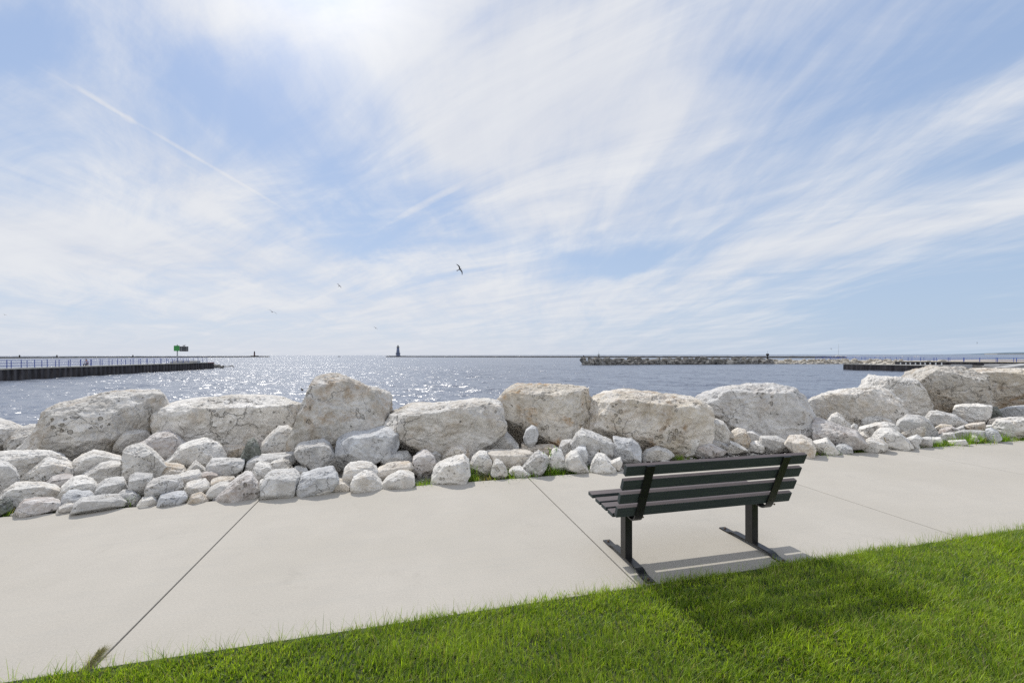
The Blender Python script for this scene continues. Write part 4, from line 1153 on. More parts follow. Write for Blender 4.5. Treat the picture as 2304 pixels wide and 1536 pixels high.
# --- the pier on the left
PA, PB = Vector((-52.0, -22.5, 0)), Vector((-73.0, 105.0, 0))
PA = Vector((-64.6, 54.0, 0)) + (Vector((-64.6, 54, 0)) - PB).normalized() * 14
Lp, ap = frame2(PA, PB)
pier = empty('pier', (PA.x, PA.y, WATER), ap)
tag(pier, 'long pier with dark corrugated steel sides and a pale concrete cap, at the left', 'pier')
pile_wall(pier, Lp, -0.8, 1.42)
WP = 5.0
MB().box((Lp / 2, WP / 2, 1.0), (Lp, WP - 0.1, 0.9)).build('deck', M_DECK, pier)
MB().box((Lp / 2 - 1.6, 0.02, 1.51), (Lp - 3.2, 0.62, 0.17), bevel=0.02).build('cap', M_CAP, pier)
e_ = MB(); e_.box((Lp + 0.003, WP / 2, 0.3), (0.25, WP, 2.2)); e_.build('end_wall', M_PILE, pier)
MB().box((Lp - 1.6, 0.02, 1.47), (3.1, 0.5, 0.10), bevel=0.01).build('rusty_edge', M_RED, pier)
dirp = (PB - PA).normalized(); perp = Vector((-dirp.y, dirp.x, 0))
r0 = PA + perp * 0.25; r1 = PB - dirp * 2.6 + perp * 0.25
railing('pier_railing', r0, r1, WATER + 1.60, 'blue railing along the near edge of the left pier', group='blue pier railings')
r0 = PA + perp * 4.6; r1 = PB - dirp * 2.6 + perp * 4.6
railing('pier_railing', r0, r1, WATER + 1.46, 'blue railing along the far edge of the left pier', group='blue pier railings', pitch=2.3)

def on_pier(px_, across):
    """a point on the pier deck seen in photo column px_"""
    d_ = ray(px_, 800)
    A_ = PA + perp * across
    # A + t*dirp = s*(d.x, 1)
    t = (A_.x - d_.x * A_.y) / (d_.x * dirp.y - dirp.x)
    p = A_ + dirp * t
    return Vector((p.x, p.y, WATER + 1.46))

# the green and black channel marker
sp = on_pier(399, 2.2)
mk = empty('channel_marker', sp); tag(mk, 'green square daymark on a tall grey pole near the end of the left pier', 'marker')
MB().box((0, 0, 0.22), (1.8, 1.8, 0.44), bevel=0.04).build('plinth', M_DECK, mk)
MB().tube((0, 0, 0.44), (0, 0, 3.9), 0.12, 0.105, 12).build('pole', M_GREYP, mk)
zs = 3.30
MB().box((0.02, -0.20, zs + 0.02), (1.25, 0.05, 1.18), bevel=0.01).build('green_board', M_GREEN, mk)
rb = Matrix.Rotation(R(52), 3, 'Z')
c_ = Vector((1.20, 0.36, zs - 0.10))
brd = MB().box(c_, (1.55, 0.05, 1.10), rot=rb, bevel=0.01).build('turned_board', M_BLACKP, mk)
fr = MB()
for zz in (-0.34, 0.0, 0.34): fr.box(c_ + rb @ Vector((0, -0.05, zz)), (1.5, 0.04, 0.05), rot=rb)
for xx in (-0.5, 0.5): fr.box(c_ + rb @ Vector((xx, -0.055, 0)), (0.05, 0.04, 1.04), rot=rb)
fr.build('frame', M_GREYP, mk)
lt = MB(); lt.lathe((0, 0, 3.9), [(0.13, 0), (0.13, 0.08), (0.09, 0.12), (0.09, 0.26), (0.02, 0.32)], 12); lt.build('lantern', M_GREYP, mk)
bp = sp + dirp * 3.0
bx = MB().box((0, 0, 0.28), (5.2, 1.2, 0.56), bevel=0.03).build('concrete_block', M_DECK); bx.location = (bp.x + 0.9, bp.y - 0.9, sp.z + 0.0); bx.rotation_euler = (0, 0, 0.1)
tag(bx, 'long grey block on the pier beside the green marker', 'block')

# the person sitting on the pier
def person(root, joints, edges, radii, mat, name='body'):
    me = bpy.data.meshes.new(name)
    me.from_pydata([Vector(j) for j in joints], edges, [])
    o = bpy.data.objects.new(name, me); link(o, root)
    sk = o.modifiers.new('skin', 'SKIN'); sk.use_smooth_shade = True
    for i, r_ in enumerate(radii): me.skin_vertices[0].data[i].radius = (r_, r_)
    me.skin_vertices[0].data[0].use_root = True
    ss = o.modifiers.new('sub', 'SUBSURF'); ss.levels = 1; ss.render_levels = 1
    me.materials.append(mat)
    return o
def skin_layer(me): return me
pp = on_pier(197, 1.2)
pr = empty('person', (pp.x, pp.y, pp.z), ap + R(90)); tag(pr, 'person in a light blue shirt and dark trousers sitting hunched on the left pier', 'person')
M_SKIN = simple('skin', (0.50, 0.30, 0.22), 0.6)
M_SHIRT = simple('light_blue_shirt', (0.22, 0.30, 0.55), 0.85)
M_TROU = simple('dark_trousers', (0.012, 0.013, 0.02), 0.85)
def limb(root, name, pts, rr, mat):
    n = len(pts)
    me = bpy.data.meshes.new(name); me.from_pydata([Vector(p) for p in pts], [(i, i + 1) for i in range(n - 1)], [])
    o = bpy.data.objects.new(name, me); link(o, root)
    o.modifiers.new('skin', 'SKIN')
    lay = me.skin_vertices[0].data if me.skin_vertices else None
    if lay:
        for i in range(n): lay[i].radius = (rr[i], rr[i]); lay[i].use_root = (i == 0)
    s_ = o.modifiers.new('sub', 'SUBSURF'); s_.levels = 2; s_.render_levels = 2
    me.materials.append(mat); return o
def body_mesh(name, chains, mat, root):
    """one surface grown over a branching skeleton: chains = list of (points, radii); the first point of each later chain is an index"""
    V, Ed, Rr = [], [], []
    for ch, rr, st in chains:
        prev = st
        for p, r_ in zip(ch, rr):
            V.append(Vector(p)); Rr.append(r_)
            if prev is not None: Ed.append((prev, len(V) - 1))
            prev = len(V) - 1
    me = bpy.data.meshes.new(name); me.from_pydata(V, Ed, [])
    o = bpy.data.objects.new(name, me); link(o, root)
    if not me.skin_vertices:
        bm = bmesh.new(); bm.from_mesh(me); lay = bm.verts.layers.skin.verify()
        for v_, r_ in zip(bm.verts, Rr): v_[lay].radius = (r_, r_); v_[lay].use_root = False
        bm.verts.ensure_lookup_table(); bm.verts[0][lay].use_root = True
        bm.to_mesh(me); bm.free()
    else:
        for i, r_ in enumerate(Rr): me.skin_vertices[0].data[i].radius = (r_, r_); me.skin_vertices[0].data[i].use_root = (i == 0)
    o.modifiers.new('skin', 'SKIN').use_smooth_shade = True
    s_ = o.modifiers.new('sub', 'SUBSURF'); s_.levels = 2; s_.render_levels = 2
    me.materials.append(mat)
    return o
# seated: hips on a low bucket, knees bent forward, one leg stretched, back hunched
body_mesh('body', [([(0, 0, 0.42), (0, 0.02, 0.58), (0, 0.10, 0.80), (0, 0.17, 0.93), (0, 0.24, 1.02), (0, 0.29, 1.12), (0, 0.31, 1.20)], [0.15, 0.14, 0.15, 0.12, 0.055, 0.095, 0.07], None),
    ([(0.17, 0.16, 0.88), (0.26, 0.28, 0.66), (0.14, 0.46, 0.58), (0.10, 0.54, 0.56)], [0.06, 0.045, 0.035, 0.03], 3),
    ([(-0.17, 0.16, 0.88), (-0.26, 0.28, 0.66), (-0.12, 0.46, 0.60), (-0.08, 0.54, 0.58)], [0.06, 0.045, 0.035, 0.03], 3),
    ([(0.11, 0.10, 0.42), (0.18, 0.48, 0.44), (0.18, 0.56, 0.08), (0.18, 0.70, 0.04)], [0.09, 0.06, 0.045, 0.04], 0),
    ([(-0.11, 0.10, 0.42), (-0.20, 0.50, 0.34), (-0.24, 0.88, 0.10), (-0.24, 1.00, 0.08)], [0.09, 0.06, 0.045, 0.04], 0)], M_SKIN, pr)
body_mesh('shirt', [([(0, 0, 0.46), (0, 0.02, 0.60), (0, 0.10, 0.80), (0, 0.165, 0.93)], [0.175, 0.165, 0.175, 0.145], None),
    ([(0.17, 0.16, 0.88), (0.25, 0.26, 0.69)], [0.08, 0.062], 3), ([(-0.17, 0.16, 0.88), (-0.25, 0.26, 0.69)], [0.08, 0.062], 3)], M_SHIRT, pr)
body_mesh('trousers', [([(0, 0, 0.40), (0, 0.03, 0.47)], [0.17, 0.165], None),
    ([(0.11, 0.10, 0.42), (0.18, 0.48, 0.44), (0.18, 0.55, 0.12)], [0.11, 0.08, 0.062], 0), ([(-0.11, 0.10, 0.42), (-0.20, 0.50, 0.34), (-0.24, 0.84, 0.13)], [0.11, 0.08, 0.062], 0)], M_TROU, pr)
MB().ball((0, 0.285, 1.16), 0.105, 2, (0.9, 1.0, 1.0)).build('hair', simple('brown_hair', (0.05, 0.03, 0.02), 0.8), pr)
bk = MB().lathe((0, 0, 0), [(0.14, 0), (0.16, 0.27), (0.165, 0.28)], 16).build('bucket', M_WHITEP); bk.location = pp; bk['z'] = 0
tag(bk, 'white bucket the seated person on the left pier sits on', 'bucket')

# rubble and a crooked log off the end of the left pier
def lowrock(seed, sub=4):
    rng = np.random.default_rng(seed)
    k = 7; poly = []
    for i in range(k):
        a = 2 * math.pi * (i + rng.uniform(-.3, .3)) / k
        poly.append((math.cos(a) * rng.uniform(.8, 1.1), math.sin(a) * rng.uniform(.55, .8)))
    Pn, Fc = rock_mesh(poly, 0.75, seed, sub, 0.9, 1.0)
    me_o = mesh_np('jetty_rock', Pn, Fc.reshape(-1), np.full(len(Fc), 3), None, False)
    me = me_o.data; bpy.data.objects.remove(me_o); return me
protos = [lowrock(900 + i) for i in range(9)]
pd, pl = [], []
for me in protos:
    a = me.copy(); a.materials.append(M_JROCK); pd.append(a)
    b_ = me.copy(); b_.materials.append(M_LROCK); pl.append(b_)
rr = random.Random(4)
def jrock(me, p, s, label, group, name='jetty_rock'):
    o = bpy.data.objects.new(name, me); o.location = p
    o.scale = (s * rr.uniform(.8, 1.3), s * rr.uniform(.8, 1.2), s * rr.uniform(.75, 1.1))
    o.rotation_euler = (rr.uniform(-.4, .4), rr.uniform(-.4, .4), rr.uniform(0, 6.28))
    col.objects.link(o); tag(o, label, 'rock', group); return o
for x_, y_, s, lab in ((484, 823, 1.0, 'dark rock touching the end of the left pier'), (491, 824, 0.8, 'second dark rock off the end of the left pier'), (499, 825, 0.6, 'small outermost dark rock off the left pier')):
    p = on_z(x_, y_ + 3, WATER); jrock(pd[int(x_) % 9], (p.x, p.y, WATER + 0.25), s, lab, 'dark rocks at the end of the left pier')
p = on_z(497, 829, WATER)
lg = MB(); q = [Vector((0, 0, .25)), Vector((1.2, 0, .5)), Vector((2.6, .1, .5)), Vector((3.2, .1, .75)), Vector((3.7, .2, .3))]
for a, b_ in zip(q, q[1:]): lg.tube(a, b_, 0.12, 0.10, 8)
lo = lg.build('log', M_WOOD); lo.location = (p.x - 0.6, p.y, WATER); tag(lo, 'crooked log lying off the end of the left pier', 'log')

# --- the far breakwaters and their lights
def breakwater(name, p0, p1, w, z1, label, mat=M_DARKC, z0=-0.6):
    L, a = frame2(p0, p1)
    root = empty(name, (p0[0], p0[1], WATER), a); tag(root, label, 'breakwater')
    V = []; n = max(2, int(L / 4)); rng = np.random.default_rng(int(L))
    for i in range(n + 1):
        x = L * i / n; dz_ = rng.normal() * 0.10
        V += [(x, -w / 2 - 0.8, z0), (x, -w / 2, z1 * 0.6 + dz_), (x, -w / 2 + 0.3, z1 + dz_), (x, w / 2, z1 + dz_), (x, w / 2 + 0.6, z0)]
    Fc = []
    for i in range(n):
        for k in range(4):
            a_ = 5 * i + k; Fc += [a_, a_ + 5, a_ + 6, a_ + 1]
    Fc += [0, 1, 2, 3, 4]; b0 = 5 * n; Fc += [b0 + 4, b0 + 3, b0 + 2, b0 + 1, b0]
    mesh_np('concrete_wall', np.array(V, float), Fc, [4] * (4 * n) + [5, 5], mat, False, root)
    return root
LW0, LW1 = Vector((-700, 467, 0)), Vector((-466, 822, 0))
bwl = breakwater('breakwater', LW0, LW1, 5, 1.75, 'far low breakwater on the left, ending at the small dark light tower')
RW0, RW1 = Vector((-226, 775, 0)), Vector((300, 385, 0))
bwr = breakwater('breakwater', RW0, RW1, 5, 1.5, 'far low breakwater running right from the lighthouse')
for x_, par, lab in ((44, 'l', 'leftmost'), (128, 'l', 'second from left'), (299, 'l', 'third from left')):
    d_ = ray(x_, 800); t = (LW0.x - d_.x * LW0.y) / (d_.x * (LW1 - LW0).normalized().y - (LW1 - LW0).normalized().x)
    p = LW0 + (LW1 - LW0).normalized() * t
    o = MB().box((0, 0, 1.0), (1.0, 1.0, 2.0)).lathe((0, 0, 2.0), [(0.55, 0), (0.55, 0.15), (0.2, 0.7)], 8).build('bollard_post', M_BLACKP); o.location = (p.x, p.y, WATER + 1.7)
    tag(o, lab + ' small dark post standing on the far left breakwater', 'post', 'posts on the far left breakwater')
# small pier light on the left
p = at(572.5, 800, 800); tl = empty('light_tower', (p.x, p.y, WATER)); tag(tl, 'small dark red cylindrical light tower at the end of the far left breakwater', 'light tower')
MB().box((0, 0, 1.4), (11, 8, 2.8), bevel=0.2).build('base', M_DARKC, tl)
MB().lathe((0, 0, 2.8), [(1.25, 0), (1.15, 0.6), (1.05, 5.6), (1.35, 5.7), (1.35, 6.0)], 16).build('tower', simple('dark_red_tower', (0.10, 0.03, 0.04), 0.5), tl)
MB().lathe((0, 0, 8.8), [(0.8, 0), (0.8, 1.5), (1.0, 1.6), (0.2, 2.4)], 16).build('lantern', M_BLACKP, tl)
for x_, s in ((583, 1.6), (588, 1.8), (594, 1.5), (600, 1.2)):
    p = at(x_, 800, 812); jrock(pd[x_ % 9], (p.x, p.y, WATER + 0.5), s * 1.4, 'dark rubble rock at the tip of the far left breakwater', 'rubble at the tip of the far left breakwater')
# the lighthouse
p = at(895.5, 800, 765)
lh = empty('lighthouse', (p.x, p.y, WATER), R(28)); tag(lh, 'pale tapering lighthouse with a black lantern, standing at the end of the far breakwater', 'lighthouse')
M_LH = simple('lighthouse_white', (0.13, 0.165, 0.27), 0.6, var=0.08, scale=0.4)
MB().box((-2.5, 0, 0.9), (31, 9, 1.8), bevel=0.15).build('pier_head', simple('wet_black_concrete', (0.02, 0.019, 0.02), 0.7), lh)
MB().lathe((0, 0, 1.8), [(4.7, 0), (4.7, 0.6), (3.7, 0.9), (3.5, 3.0), (4.3, 4.0), (4.3, 4.7)], 8, False).build('base', M_LH, lh)
MB().lathe((0, 0, 6.5), [(4.35, 0), (4.35, 0.35), (3.2, 0.36)], 8, False).build('base_ledge', M_BLACKP, lh)
MB().lathe((0, 0, 6.8), [(3.2, 0), (2.0, 9.6)], 4, False).build('tower', M_LH, lh)
for z_, w_ in ((8.6, 1.0), (12.0, 0.7)):
    f_ = MB().box((0, -2.35 + (z_ - 8.6) * 0.09, z_), (w_, 0.5, 1.6 if z_ < 10 else 1.0)).build('window', M_BLACKP, lh)
MB().lathe((0, 0, 16.4), [(1.9, 0), (2.7, 0.5), (2.7, 1.5), (2.5, 1.6)], 12, False).build('gallery', M_BLACKP, lh)
MB().lathe((0, 0, 18.0), [(1.35, 0), (1.35, 1.7)], 10, False).build('lantern_room', M_GREYP, lh)
MB().lathe((0, 0, 19.7), [(1.7, 0), (1.5, 0.3), (0.5, 1.2), (0.15, 1.5), (0.12, 2.2)], 12).build('lantern_roof', M_BLACKP, lh)

# --- the dark rock jetty in the middle right
J0, J1 = Vector((21.6, 135.5, 0)), Vector((88.0, 147.5, 0))
Lj, aj = frame2(J0, J1)
jt = breakwater('jetty', J0 + (J1 - J0).normalized() * 1.0, J1, 2.6, 1.3, 'core of the dark rock jetty right of centre', M_JROCK, z0=-0.5)
dj = (J1 - J0).normalized(); pj = Vector((-dj.y, dj.x, 0))
for row, (yy, zz, ss, cnt) in enumerate(((-2.0, 0.15, 1.15, 34), (-0.9, 0.85, 1.10, 36), (0.3, 1.45, 0.92, 34))):
    for k in range(cnt):
        t = (k + rr.uniform(.2, .8)) / cnt * Lj
        hump = 0.35 * math.sin(t * 0.35) + 0.25 * math.sin(t * 0.9 + 1)
        p = J0 + dj * t + pj * (yy + rr.uniform(-.4, .4))
        jrock(pd[(k * 5 + row) % 9], (p.x, p.y, WATER + zz + (hump * 0.5 if row == 2 else 0) + rr.uniform(-.15, .15) + 0.1), ss * rr.uniform(.8, 1.35),
              'dark angular rock %s the rock jetty, %s' % (('at the waterline of', 'halfway up the side of', 'on the crest of')[row],
              ('by the black stump', 'right of the grey lamp', 'left of middle', 'right of middle', 'by the black lamp')[min(4, int(t / Lj * 5))]), 'dark jetty rocks')
def jetty_post(x_, Y, h, label, ball):
    p = at(x_, 800, Y); r_ = empty('jetty_light', (p.x, p.y, WATER + 1.7)); tag(r_, label, 'navigation light')
    MB().lathe((0, 0, 0), [(0.32, 0), (0.30, h * .7), (0.22, h * .72), (0.22, h)], 10).build('post', M_BLACKP, r_)
    if ball:
        MB().box((0, 0, h + 0.3), (0.62, 0.5, 0.7), bevel=0.12).build('lantern', M_GREYP, r_)
        MB().tube((0, 0, h + 0.6), (0, 0, h + 1.7), 0.035, n=6).build('mast', M_GREYP, r_)
    else:
        MB().box((0, 0, h + 0.25), (0.75, 0.6, 0.75), bevel=0.1).build('lantern', M_BLACKP, r_)
        MB().tube((0, 0, h + 0.5), (0, 0, h + 1.5), 0.03, n=6).build('mast', M_BLACKP, r_)
jetty_post(1347, 137, 1.15, 'dark post with a grey lamp near the left end of the rock jetty', True)
jetty_post(1727, 146, 1.2, 'black lamp post at the right end of the dark rock jetty', False)
p = at(1313, 804, 137); o = MB().box((0, 0, 0.4), (0.75, 0.5, 0.8), bevel=0.1).lathe((0, 0, 0.8), [(0.3, 0), (0.1, 0.35)], 8).build('stump', M_BLACKP); o.location = (p.x, p.y, WATER + 1.9)
tag(o, 'short black stump at the far left tip of the dark rock jetty', 'stump')

# --- pale riprap shore, walkway and blue railing at the right
shore = []
def shore_pt(t):
    if t < 31: return Vector((88 + t, 147.5 - t * 0.06, 0)), Vector((0.06, 1, 0))
    u = t - 31; return Vector((119 - u * 0.02, 145.6 - u, 0)), Vector((1, 0.02, 0))
V = []; Fc = []
ts = list(np.arange(0, 31, 2.0)) + list(np.arange(31, 100, 3.0))
for t in ts:
    q, nb = shore_pt(t); nb = nb.normalized()
    for off, z_ in ((-1.6, -0.7), (-0.5, 0.1), (1.4, 1.0), (5.0, 1.12), (14, 1.12), (15.5, -0.7)):
        V.append((q.x + nb.x * off, q.y + nb.y * off, WATER + z_))
for i in range(len(ts) - 1):
    for k in range(5):
        a_ = 6 * i + k; Fc += [a_, a_ + 6, a_ + 7, a_ + 1]
rb_ = mesh_np('riprap_bank', np.array(V), Fc, [4] * (len(Fc) // 4), M_LROCK, False); tag(rb_, kind='structure')
for k in range(140):
    row = k % 3
    if k < 90: t = rr.uniform(0, 33)
    else: t = rr.uniform(31, 62)
    q, nb = shore_pt(t); nb = nb.normalized(); off = (-0.4, 0.6, 1.6)[row] + rr.uniform(-.3, .3)
    jrock(pl[k % 9], (q.x + nb.x * off, q.y + nb.y * off, WATER + (0.2, 0.8, 1.3)[row] + rr.uniform(-.1, .1)), rr.uniform(.42, .72), 'pale riprap rock %s, %s' % (('at the waterline', 'halfway up the bank', 'on top of the bank')[row], 'near the black lamp post' if t < 12 else 'left of the low steel dock' if t < 31 else 'behind the low steel dock'), 'pale riprap rocks at the right')
railing('shore_railing', (121.8, 172.0), (120.2, 74.0), WATER + 1.22, 'blue railing with wide bays along the right shore', group='blue shore railings', pitch=4.0, thick=0.075)
railing('shore_railing', (127.5, 176.0), (126.0, 88.0), WATER + 1.2, 'blue railing on the far side of the right shore walkway', group='blue shore railings', pitch=4.0, thick=0.06)

# lower steel dock and the wall stepped back above it
D0 = Vector((69.4, 89.5, 0)); dd_ = Vector((0.45, -0.89, 0)).normalized(); D1 = D0 + dd_ * 30
Ld, ad = frame2(D0, D1)
dk = empty('dock', (D0.x, D0.y, WATER), ad); tag(dk, 'low dark steel dock wall above the water at the right', 'dock')
pile_wall(dk, Ld, -0.6, 1.12, amp=0.14, pitch=0.8)
MB().box((Ld / 2, 5.1, 0.55), (Ld, 10.0, 1.10)).build('deck', M_DECK, dk)
MB().box((Ld / 2, 0.1, 1.17), (Ld, 0.5, 0.10), bevel=0.01).build('edge_strip', M_CAP, dk)
MB().box((-0.125, 4.9, 0.2), (0.25, 9.8, 1.8)).build('end_wall', M_PILE, dk)
U0, U1 = Vector((84.8, 95, 0)), Vector((99.5, 82.0, 0))
Lu, au = frame2(U0, U1)
dw = empty('retaining_wall', (U0.x, U0.y, WATER), au); tag(dw, 'dark upper steel wall with white streaks, behind the low dock at the right', 'wall')
pile_wall(dw, Lu, 0.2, 1.58, amp=0.12, pitch=0.8)
MB().box((Lu / 2, 3.1, 0.8), (Lu, 6.0, 1.58)).build('fill', M_CAP, dw)
MB().box((Lu / 2, 0.05, 1.64), (Lu, 0.4, 0.10), bevel=0.01).build('edge_strip', M_CAP, dw)
for k in range(9):
    x_ = 0.9 + k * 0.8 + rr.uniform(-.1, .1)
    MB().box((x_, -0.135, 1.15), (0.22, 0.02, rr.uniform(.5, .8))).build('white_streak', M_WHITEP, dw)
# land and rubble between the dock and the boulders at far right
V = [(92, 70, WATER + .9), (140, 60, WATER + 1.2), (240, 60, WATER + 1.3), (240, 150, WATER + .8), (132, 150, WATER + 1.1), (132, 84, WATER + 1.2), (101, 82, WATER + 1.2), (92, 78, WATER + 1.0)]
V2 = [(a, b_, WATER - 1) for a, b_, c in V]; n = len(V)
Fc = list(range(n)); cn = [n]
for i in range(n): j = (i + 1) % n; Fc += [n + i, n + j, j, i]; cn.append(4)
o = mesh_np('shore_ground', np.array(V + V2), Fc, cn, M_SAND, False); tag(o, kind='structure')
for x_, y_, L_, w_, h_, rz, tilt, lab in (
    (2230, 829, 9.5, 1.6, 0.35, -0.25, 0.02, 'long grey driftwood beam behind the mossy-topped boulder'),
    (2195, 828, 4.5, 2.2, 0.5, 0.35, 0.08, 'flat broken concrete slab left of the long driftwood beam'),
    (2262, 828, 4.2, 2.4, 0.45, -0.4, -0.20, 'tilted pale concrete slab like a roof above the layered boulder'),
    (2292, 823, 8.0, 2.0, 0.5, 0.02, 0.0, 'straight grey concrete slab at the right edge above the layered boulder'),
    (2165, 828, 2.4, 2.0, 0.7, 0.7, 0.15, 'small tilted dark slab at the left end of the rubble')):
    Yq = 58.0 if x_ != 2292 else 62.0
    p = at(x_, y_, Yq)
    o = MB().box((0, 0, 0), (L_, w_, h_), bevel=0.08).build('broken_slab' if 'slab' in lab else 'driftwood_beam', M_WOOD if 'wood' in lab else M_DECK)
    o.location = (p.x, p.y, p.z); o.rotation_euler = (0, tilt, rz); tag(o, lab, 'slab' if 'slab' in lab else 'driftwood', 'broken slabs and driftwood at the right')
for k in range(34):
    p = at(rr.uniform(2140, 2330), 828, rr.uniform(50, 64)); p.z = WATER + rr.uniform(0.15, .5)
    jrock(pl[k % 9] if k % 3 else pd[k % 9], p, rr.uniform(.4, .95), 'rubble rock among the broken slabs at the right', 'rubble rocks behind the right boulders')
gr_ = [(84, 46), (150, 46), (150, 74), (92, 74)]
V = [(a, b_, WATER + .35) for a, b_ in gr_] + [(a, b_, WATER - 1) for a, b_ in gr_]
o = mesh_np('rubble_ground', np.array(V, float), [0, 1, 2, 3, 4, 5, 1, 0, 5, 6, 2, 1, 6, 7, 3, 2, 7, 4, 0, 3], [4] * 5, M_DECK, False); tag(o, kind='structure')

# beach and the far wooded dune
def strip(name, pts, z, mat, thick=1.5):
    n = len(pts)
    V = [(a, b_, z) for a, b_ in pts] + [(a, b_, z - thick) for a, b_ in pts]
    Fc = list(range(n)); cn = [n]
    for i in range(n): j = (i + 1) % n; Fc += [n + i, n + j, j, i]; cn.append(4)
    o = mesh_np(name, np.array(V, float), Fc, cn, mat, False); tag(o, kind='structure'); return o
strip('beach', [(205, 205), (520, 150), (520, 232), (330, 246), (225, 226)], WATER + 0.35, M_SAND)
strip('far_beach', [(8600, 7600), (12500, 7500), (12500, 7900), (8700, 7900)], WATER + 9, M_SAND, 10)
V = []; Fc = []
xs = np.linspace(9150, 13500, 60)
for i, x_ in enumerate(xs):
    t = (x_ - 9150) / 900
    h = 20 * min(1, t) ** 0.6 + 22 * max(0, min(1, t - 0.45)) + 3 * math.sin(i * 0.9) * min(1, t) * .6
    V += [(x_, 8000, WATER), (x_, 8150, WATER + h + 6 * min(1, t)), (x_, 8900, WATER + h), (x_, 9400, WATER)]
for i in range(59):
    for k in range(3): a_ = 4 * i + k; Fc += [a_, a_ + 4, a_ + 5, a_ + 1]
o = mesh_np('hills', np.array(V), Fc, [4] * (59 * 3), M_HILL, True); tag(o, kind='structure')

# sailboat and the small boat
p = at(1886, 800, 520)
sb = empty('sailboat', (p.x, p.y, WATER), R(12)); tag(sb, 'white sailboat with bare mast behind the right railing', 'sailboat')
def hull(L, w, h, name, mat, root):
    sec = []
    for t in np.linspace(0, 1, 11):
        ww = w / 2 * math.sin(min(1, (t * 1.05 + 0.28)) * math.pi * 0.5 if t < .68 else math.pi / 2) * (1 if t < .6 else max(0.03, 1 - ((t - .6) / .4) ** 2))
        x_ = (t - .5) * L; zt = h * (1 + 0.18 * t * t)
        sec.append([(x_, -ww, zt), (x_, -ww * .85, h * .35), (x_, 0, -0.2), (x_, ww * .85, h * .35), (x_, ww, zt)])
    V = [p_ for s_ in sec for p_ in s_]; Fc = []; cn = []
    for i in range(10):
        for k in range(4): a_ = 5 * i + k; Fc += [a_, a_ + 5, a_ + 6, a_ + 1]; cn.append(4)
        Fc += [5 * i, 5 * i + 4, 5 * i + 9, 5 * i + 5]; cn.append(4)
    Fc += [0, 1, 2, 3, 4]; cn.append(5)
    return mesh_np(name, np.array(V), Fc, cn, mat, True, root)
hull(8.5, 2.7, 1.3, 'hull', M_WHITEP, sb)
MB().box((-0.6, 0, 1.65), (3.4, 1.7, 0.7), bevel=0.18).build('cabin', M_WHITEP, sb)
MB().tube((0.5, 0, 1.2), (0.5, 0, 16.0), 0.12, 0.09, 8).build('mast', M_GREYP, sb)
MB().tube((0.5, 0, 2.9), (-3.6, 0, 2.7), 0.10, n=8).build('boom', M_WHITEP, sb)
MB().box((-2.6, 0, 2.6), (1.9, 1.9, 0.12), bevel=0.04).build('canopy', M_WHITEP, sb)
p = at(763, 800, 880)
bt = empty('motorboat', (p.x, p.y, WATER), R(5)); tag(bt, 'tiny dark motorboat on the horizon water left of the lighthouse', 'boat')
hull(5.2, 2.0, 0.8, 'hull', M_BLACKP, bt)
MB().box((-0.4, 0, 1.1), (1.4, 1.2, 0.7), bevel=0.1).build('windscreen', M_BLACKP, bt)

# ---- birds
M_GULL = simple('gull_grey', (0.10, 0.10, 0.10), 0.8); M_GWHITE = simple('gull_white', (0.70, 0.70, 0.70), 0.8); M_DUCK = simple('duck_brown', (0.02, 0.018, 0.016), 0.8)
def gull_fly(loc, span, rot, label, tilt=0.0):
    """body, tail and two bent tapering wings as one surface"""
    bm = bmesh.new()
    prof = [(-0.50, .01), (-0.42, .05), (-0.2, .09), (0.05, .115), (0.25, .10), (0.36, .065), (0.42, .062), (0.48, .04), (0.56, .008)]
    rings = []
    for y_, r_ in prof:
        rings.append([bm.verts.new((math.cos(a) * r_ * .5, y_ * .5, math.sin(a) * r_ * .5)) for a in np.linspace(0, 2 * math.pi, 9)[:-1]])
    for a, b_ in zip(rings, rings[1:]):
        for i in range(8): j = (i + 1) % 8; bm.faces.new((a[i], a[j], b_[j], b_[i]))
    bm.faces.new(rings[0]); bm.faces.new(rings[-1][::-1])
    tv = [bm.verts.new(c) for c in ((-.02, -.2, .01), (.02, -.2, .01), (.07, -.36, .0), (0, -.38, 0), (-.07, -.36, 0))]; bm.faces.new(tv)
    for s in (-1, 1):
        sec = [(0.02, .10, -.06, .02), (0.20, .15, -.03, .10), (0.36, .13, -.01, .115), (0.55, .04, -.06, .07), (0.66, -.06, -.08, .02)]
        rows = []
        for x_, yl, yt, z_ in sec:
            th = 0.018 * (1 - x_)
            rows.append([bm.verts.new((s * x_, yl, z_)), bm.verts.new((s * x_, (yl + yt) / 2, z_ + th)), bm.verts.new((s * x_, yt, z_)), bm.verts.new((s * x_, (yl + yt) / 2, z_ - th * .5))])
        for a, b_ in zip(rows, rows[1:]):
            for i in range(4): j = (i + 1) % 4; bm.faces.new((a[i], a[j], b_[j], b_[i]))
        bm.faces.new(rows[0]); bm.faces.new(rows[-1])
    bmesh.ops.recalc_face_normals(bm, faces=bm.faces)
    me = bpy.data.meshes.new('seagull'); bm.to_mesh(me); bm.free()
    for f in me.polygons: f.use_smooth = True
    me.materials.append(M_GULL)
    o = bpy.data.objects.new('seagull', me); o.location = loc; o.scale = (span / 1.32,) * 3
    X = Vector(rot[0]).normalized(); Y = Vector(rot[1]); Y = (Y - X * Y.dot(X)).normalized(); Z = X.cross(Y)
    o.rotation_euler = Matrix((X, Y, Z)).transposed().to_euler()
    col.objects.link(o); tag(o, label, 'bird', 'gulls flying over the harbour'); return o
gull_fly(at(1034, 606, 47), 1.35, ((.46,.15,-.86),(.85,.45,.1)), 'largest flying gull, wings spread steeply, above the middle of the lake')
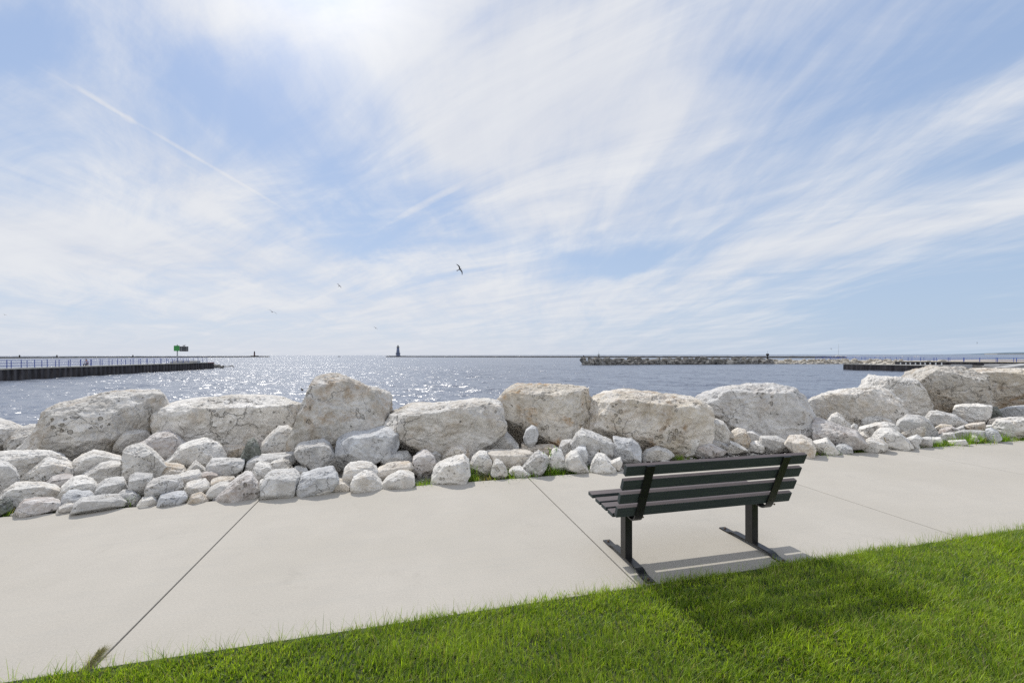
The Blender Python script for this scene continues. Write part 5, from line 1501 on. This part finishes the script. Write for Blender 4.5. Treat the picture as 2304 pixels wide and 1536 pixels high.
gull_fly(at(612.5, 702, 52), 1.2, ((.82,.3,-.46),(-.35,.9,.2)), 'flying gull over the lake between the left pier marker and the lighthouse')
gull_fly(at(763, 643, 75), 1.05, ((.55,.4,-.7),(.4,.9,.3)), 'flying gull with drooping wing above and left of the lighthouse')
gull_fly(at(845, 738, 95), 1.0, ((.7,.5,-.5),(.3,.9,.1)), 'small flying gull just above left of the lighthouse top')
gull_fly(at(11, 708, 110), 1.0, ((.9,.3,-.2),(.1,1,0)), 'tiny flying gull at the left edge of the photo')
gull_fly(at(2199, 771, 110), 1.1, ((.3,.3,.9),(.6,.8,0)), 'tiny flying gull in the blue sky at far right')
gull_fly(at(1870, 784, 130), 1.0, ((.9,.2,.3),(.2,1,0)), 'faint flying gull just left of the sailboat mast')
gull_fly(at(1871, 786, 170), 1.0, ((.8,.5,-.3),(.5,.8,0)), 'faint second flying gull low beside the sailboat mast')
def bird_body(name, mat, label, group, loc, s, rz):
    mb = MB(); mb.ball((0, 0, .14), .12, 2, (1.7, .85, .8)).ball((.17, 0, .27), .055, 2, (1.1, .9, 1)).tube((.13, 0, .17), (.17, 0, .27), .05, .035, 8).tube((.21, 0, .265), (.28, 0, .255), .015, .004, 6).tube((-.15, 0, .16), (-.30, 0, .17), .05, .01, 8)
    bmesh.ops.remove_doubles(mb.bm, verts=mb.bm.verts, dist=0.001)
    o = mb.build(name, mat); o.location = loc; o.scale = (s, s, s); o.rotation_euler = (0, 0, rz); tag(o, label, 'bird', group); return o
p = on_z(680, 879, WATER); bird_body('duck', M_DUCK, 'dark duck swimming beyond the gap left of the tallest boulder', None, (p.x, p.y, WATER - 0.02), 0.85, 2.5)
g0 = None
for i, x_ in enumerate((1874, 1881, 1893, 1903, 1925, 1931, 1951, 1970, 1976, 1990, 2030, 2058, 2066)):
    d_ = ray(x_, 800); Y = 121.6 / d_.x
    loc = (121.6, Y, WATER + 1.22 + 1.09)
    if g0 is None: g0 = bird_body('seagull', M_GWHITE, 'white gull perched on the right blue railing', 'gulls perched on the right railing', loc, 1.25, 1.0)
    else:
        o = g0.copy(); o.location = loc; o.rotation_euler = (0, 0, i * 1.7); col.objects.link(o)
for x_, z_, lab in ((412, 0, 'gull perched on the turned board of the marker'),):
    q = Vector(sp) + Vector((1.20, 0.36, zs + 0.45)); bird_body('seagull', M_GULL, lab, None, q, 1.1, 0.5)
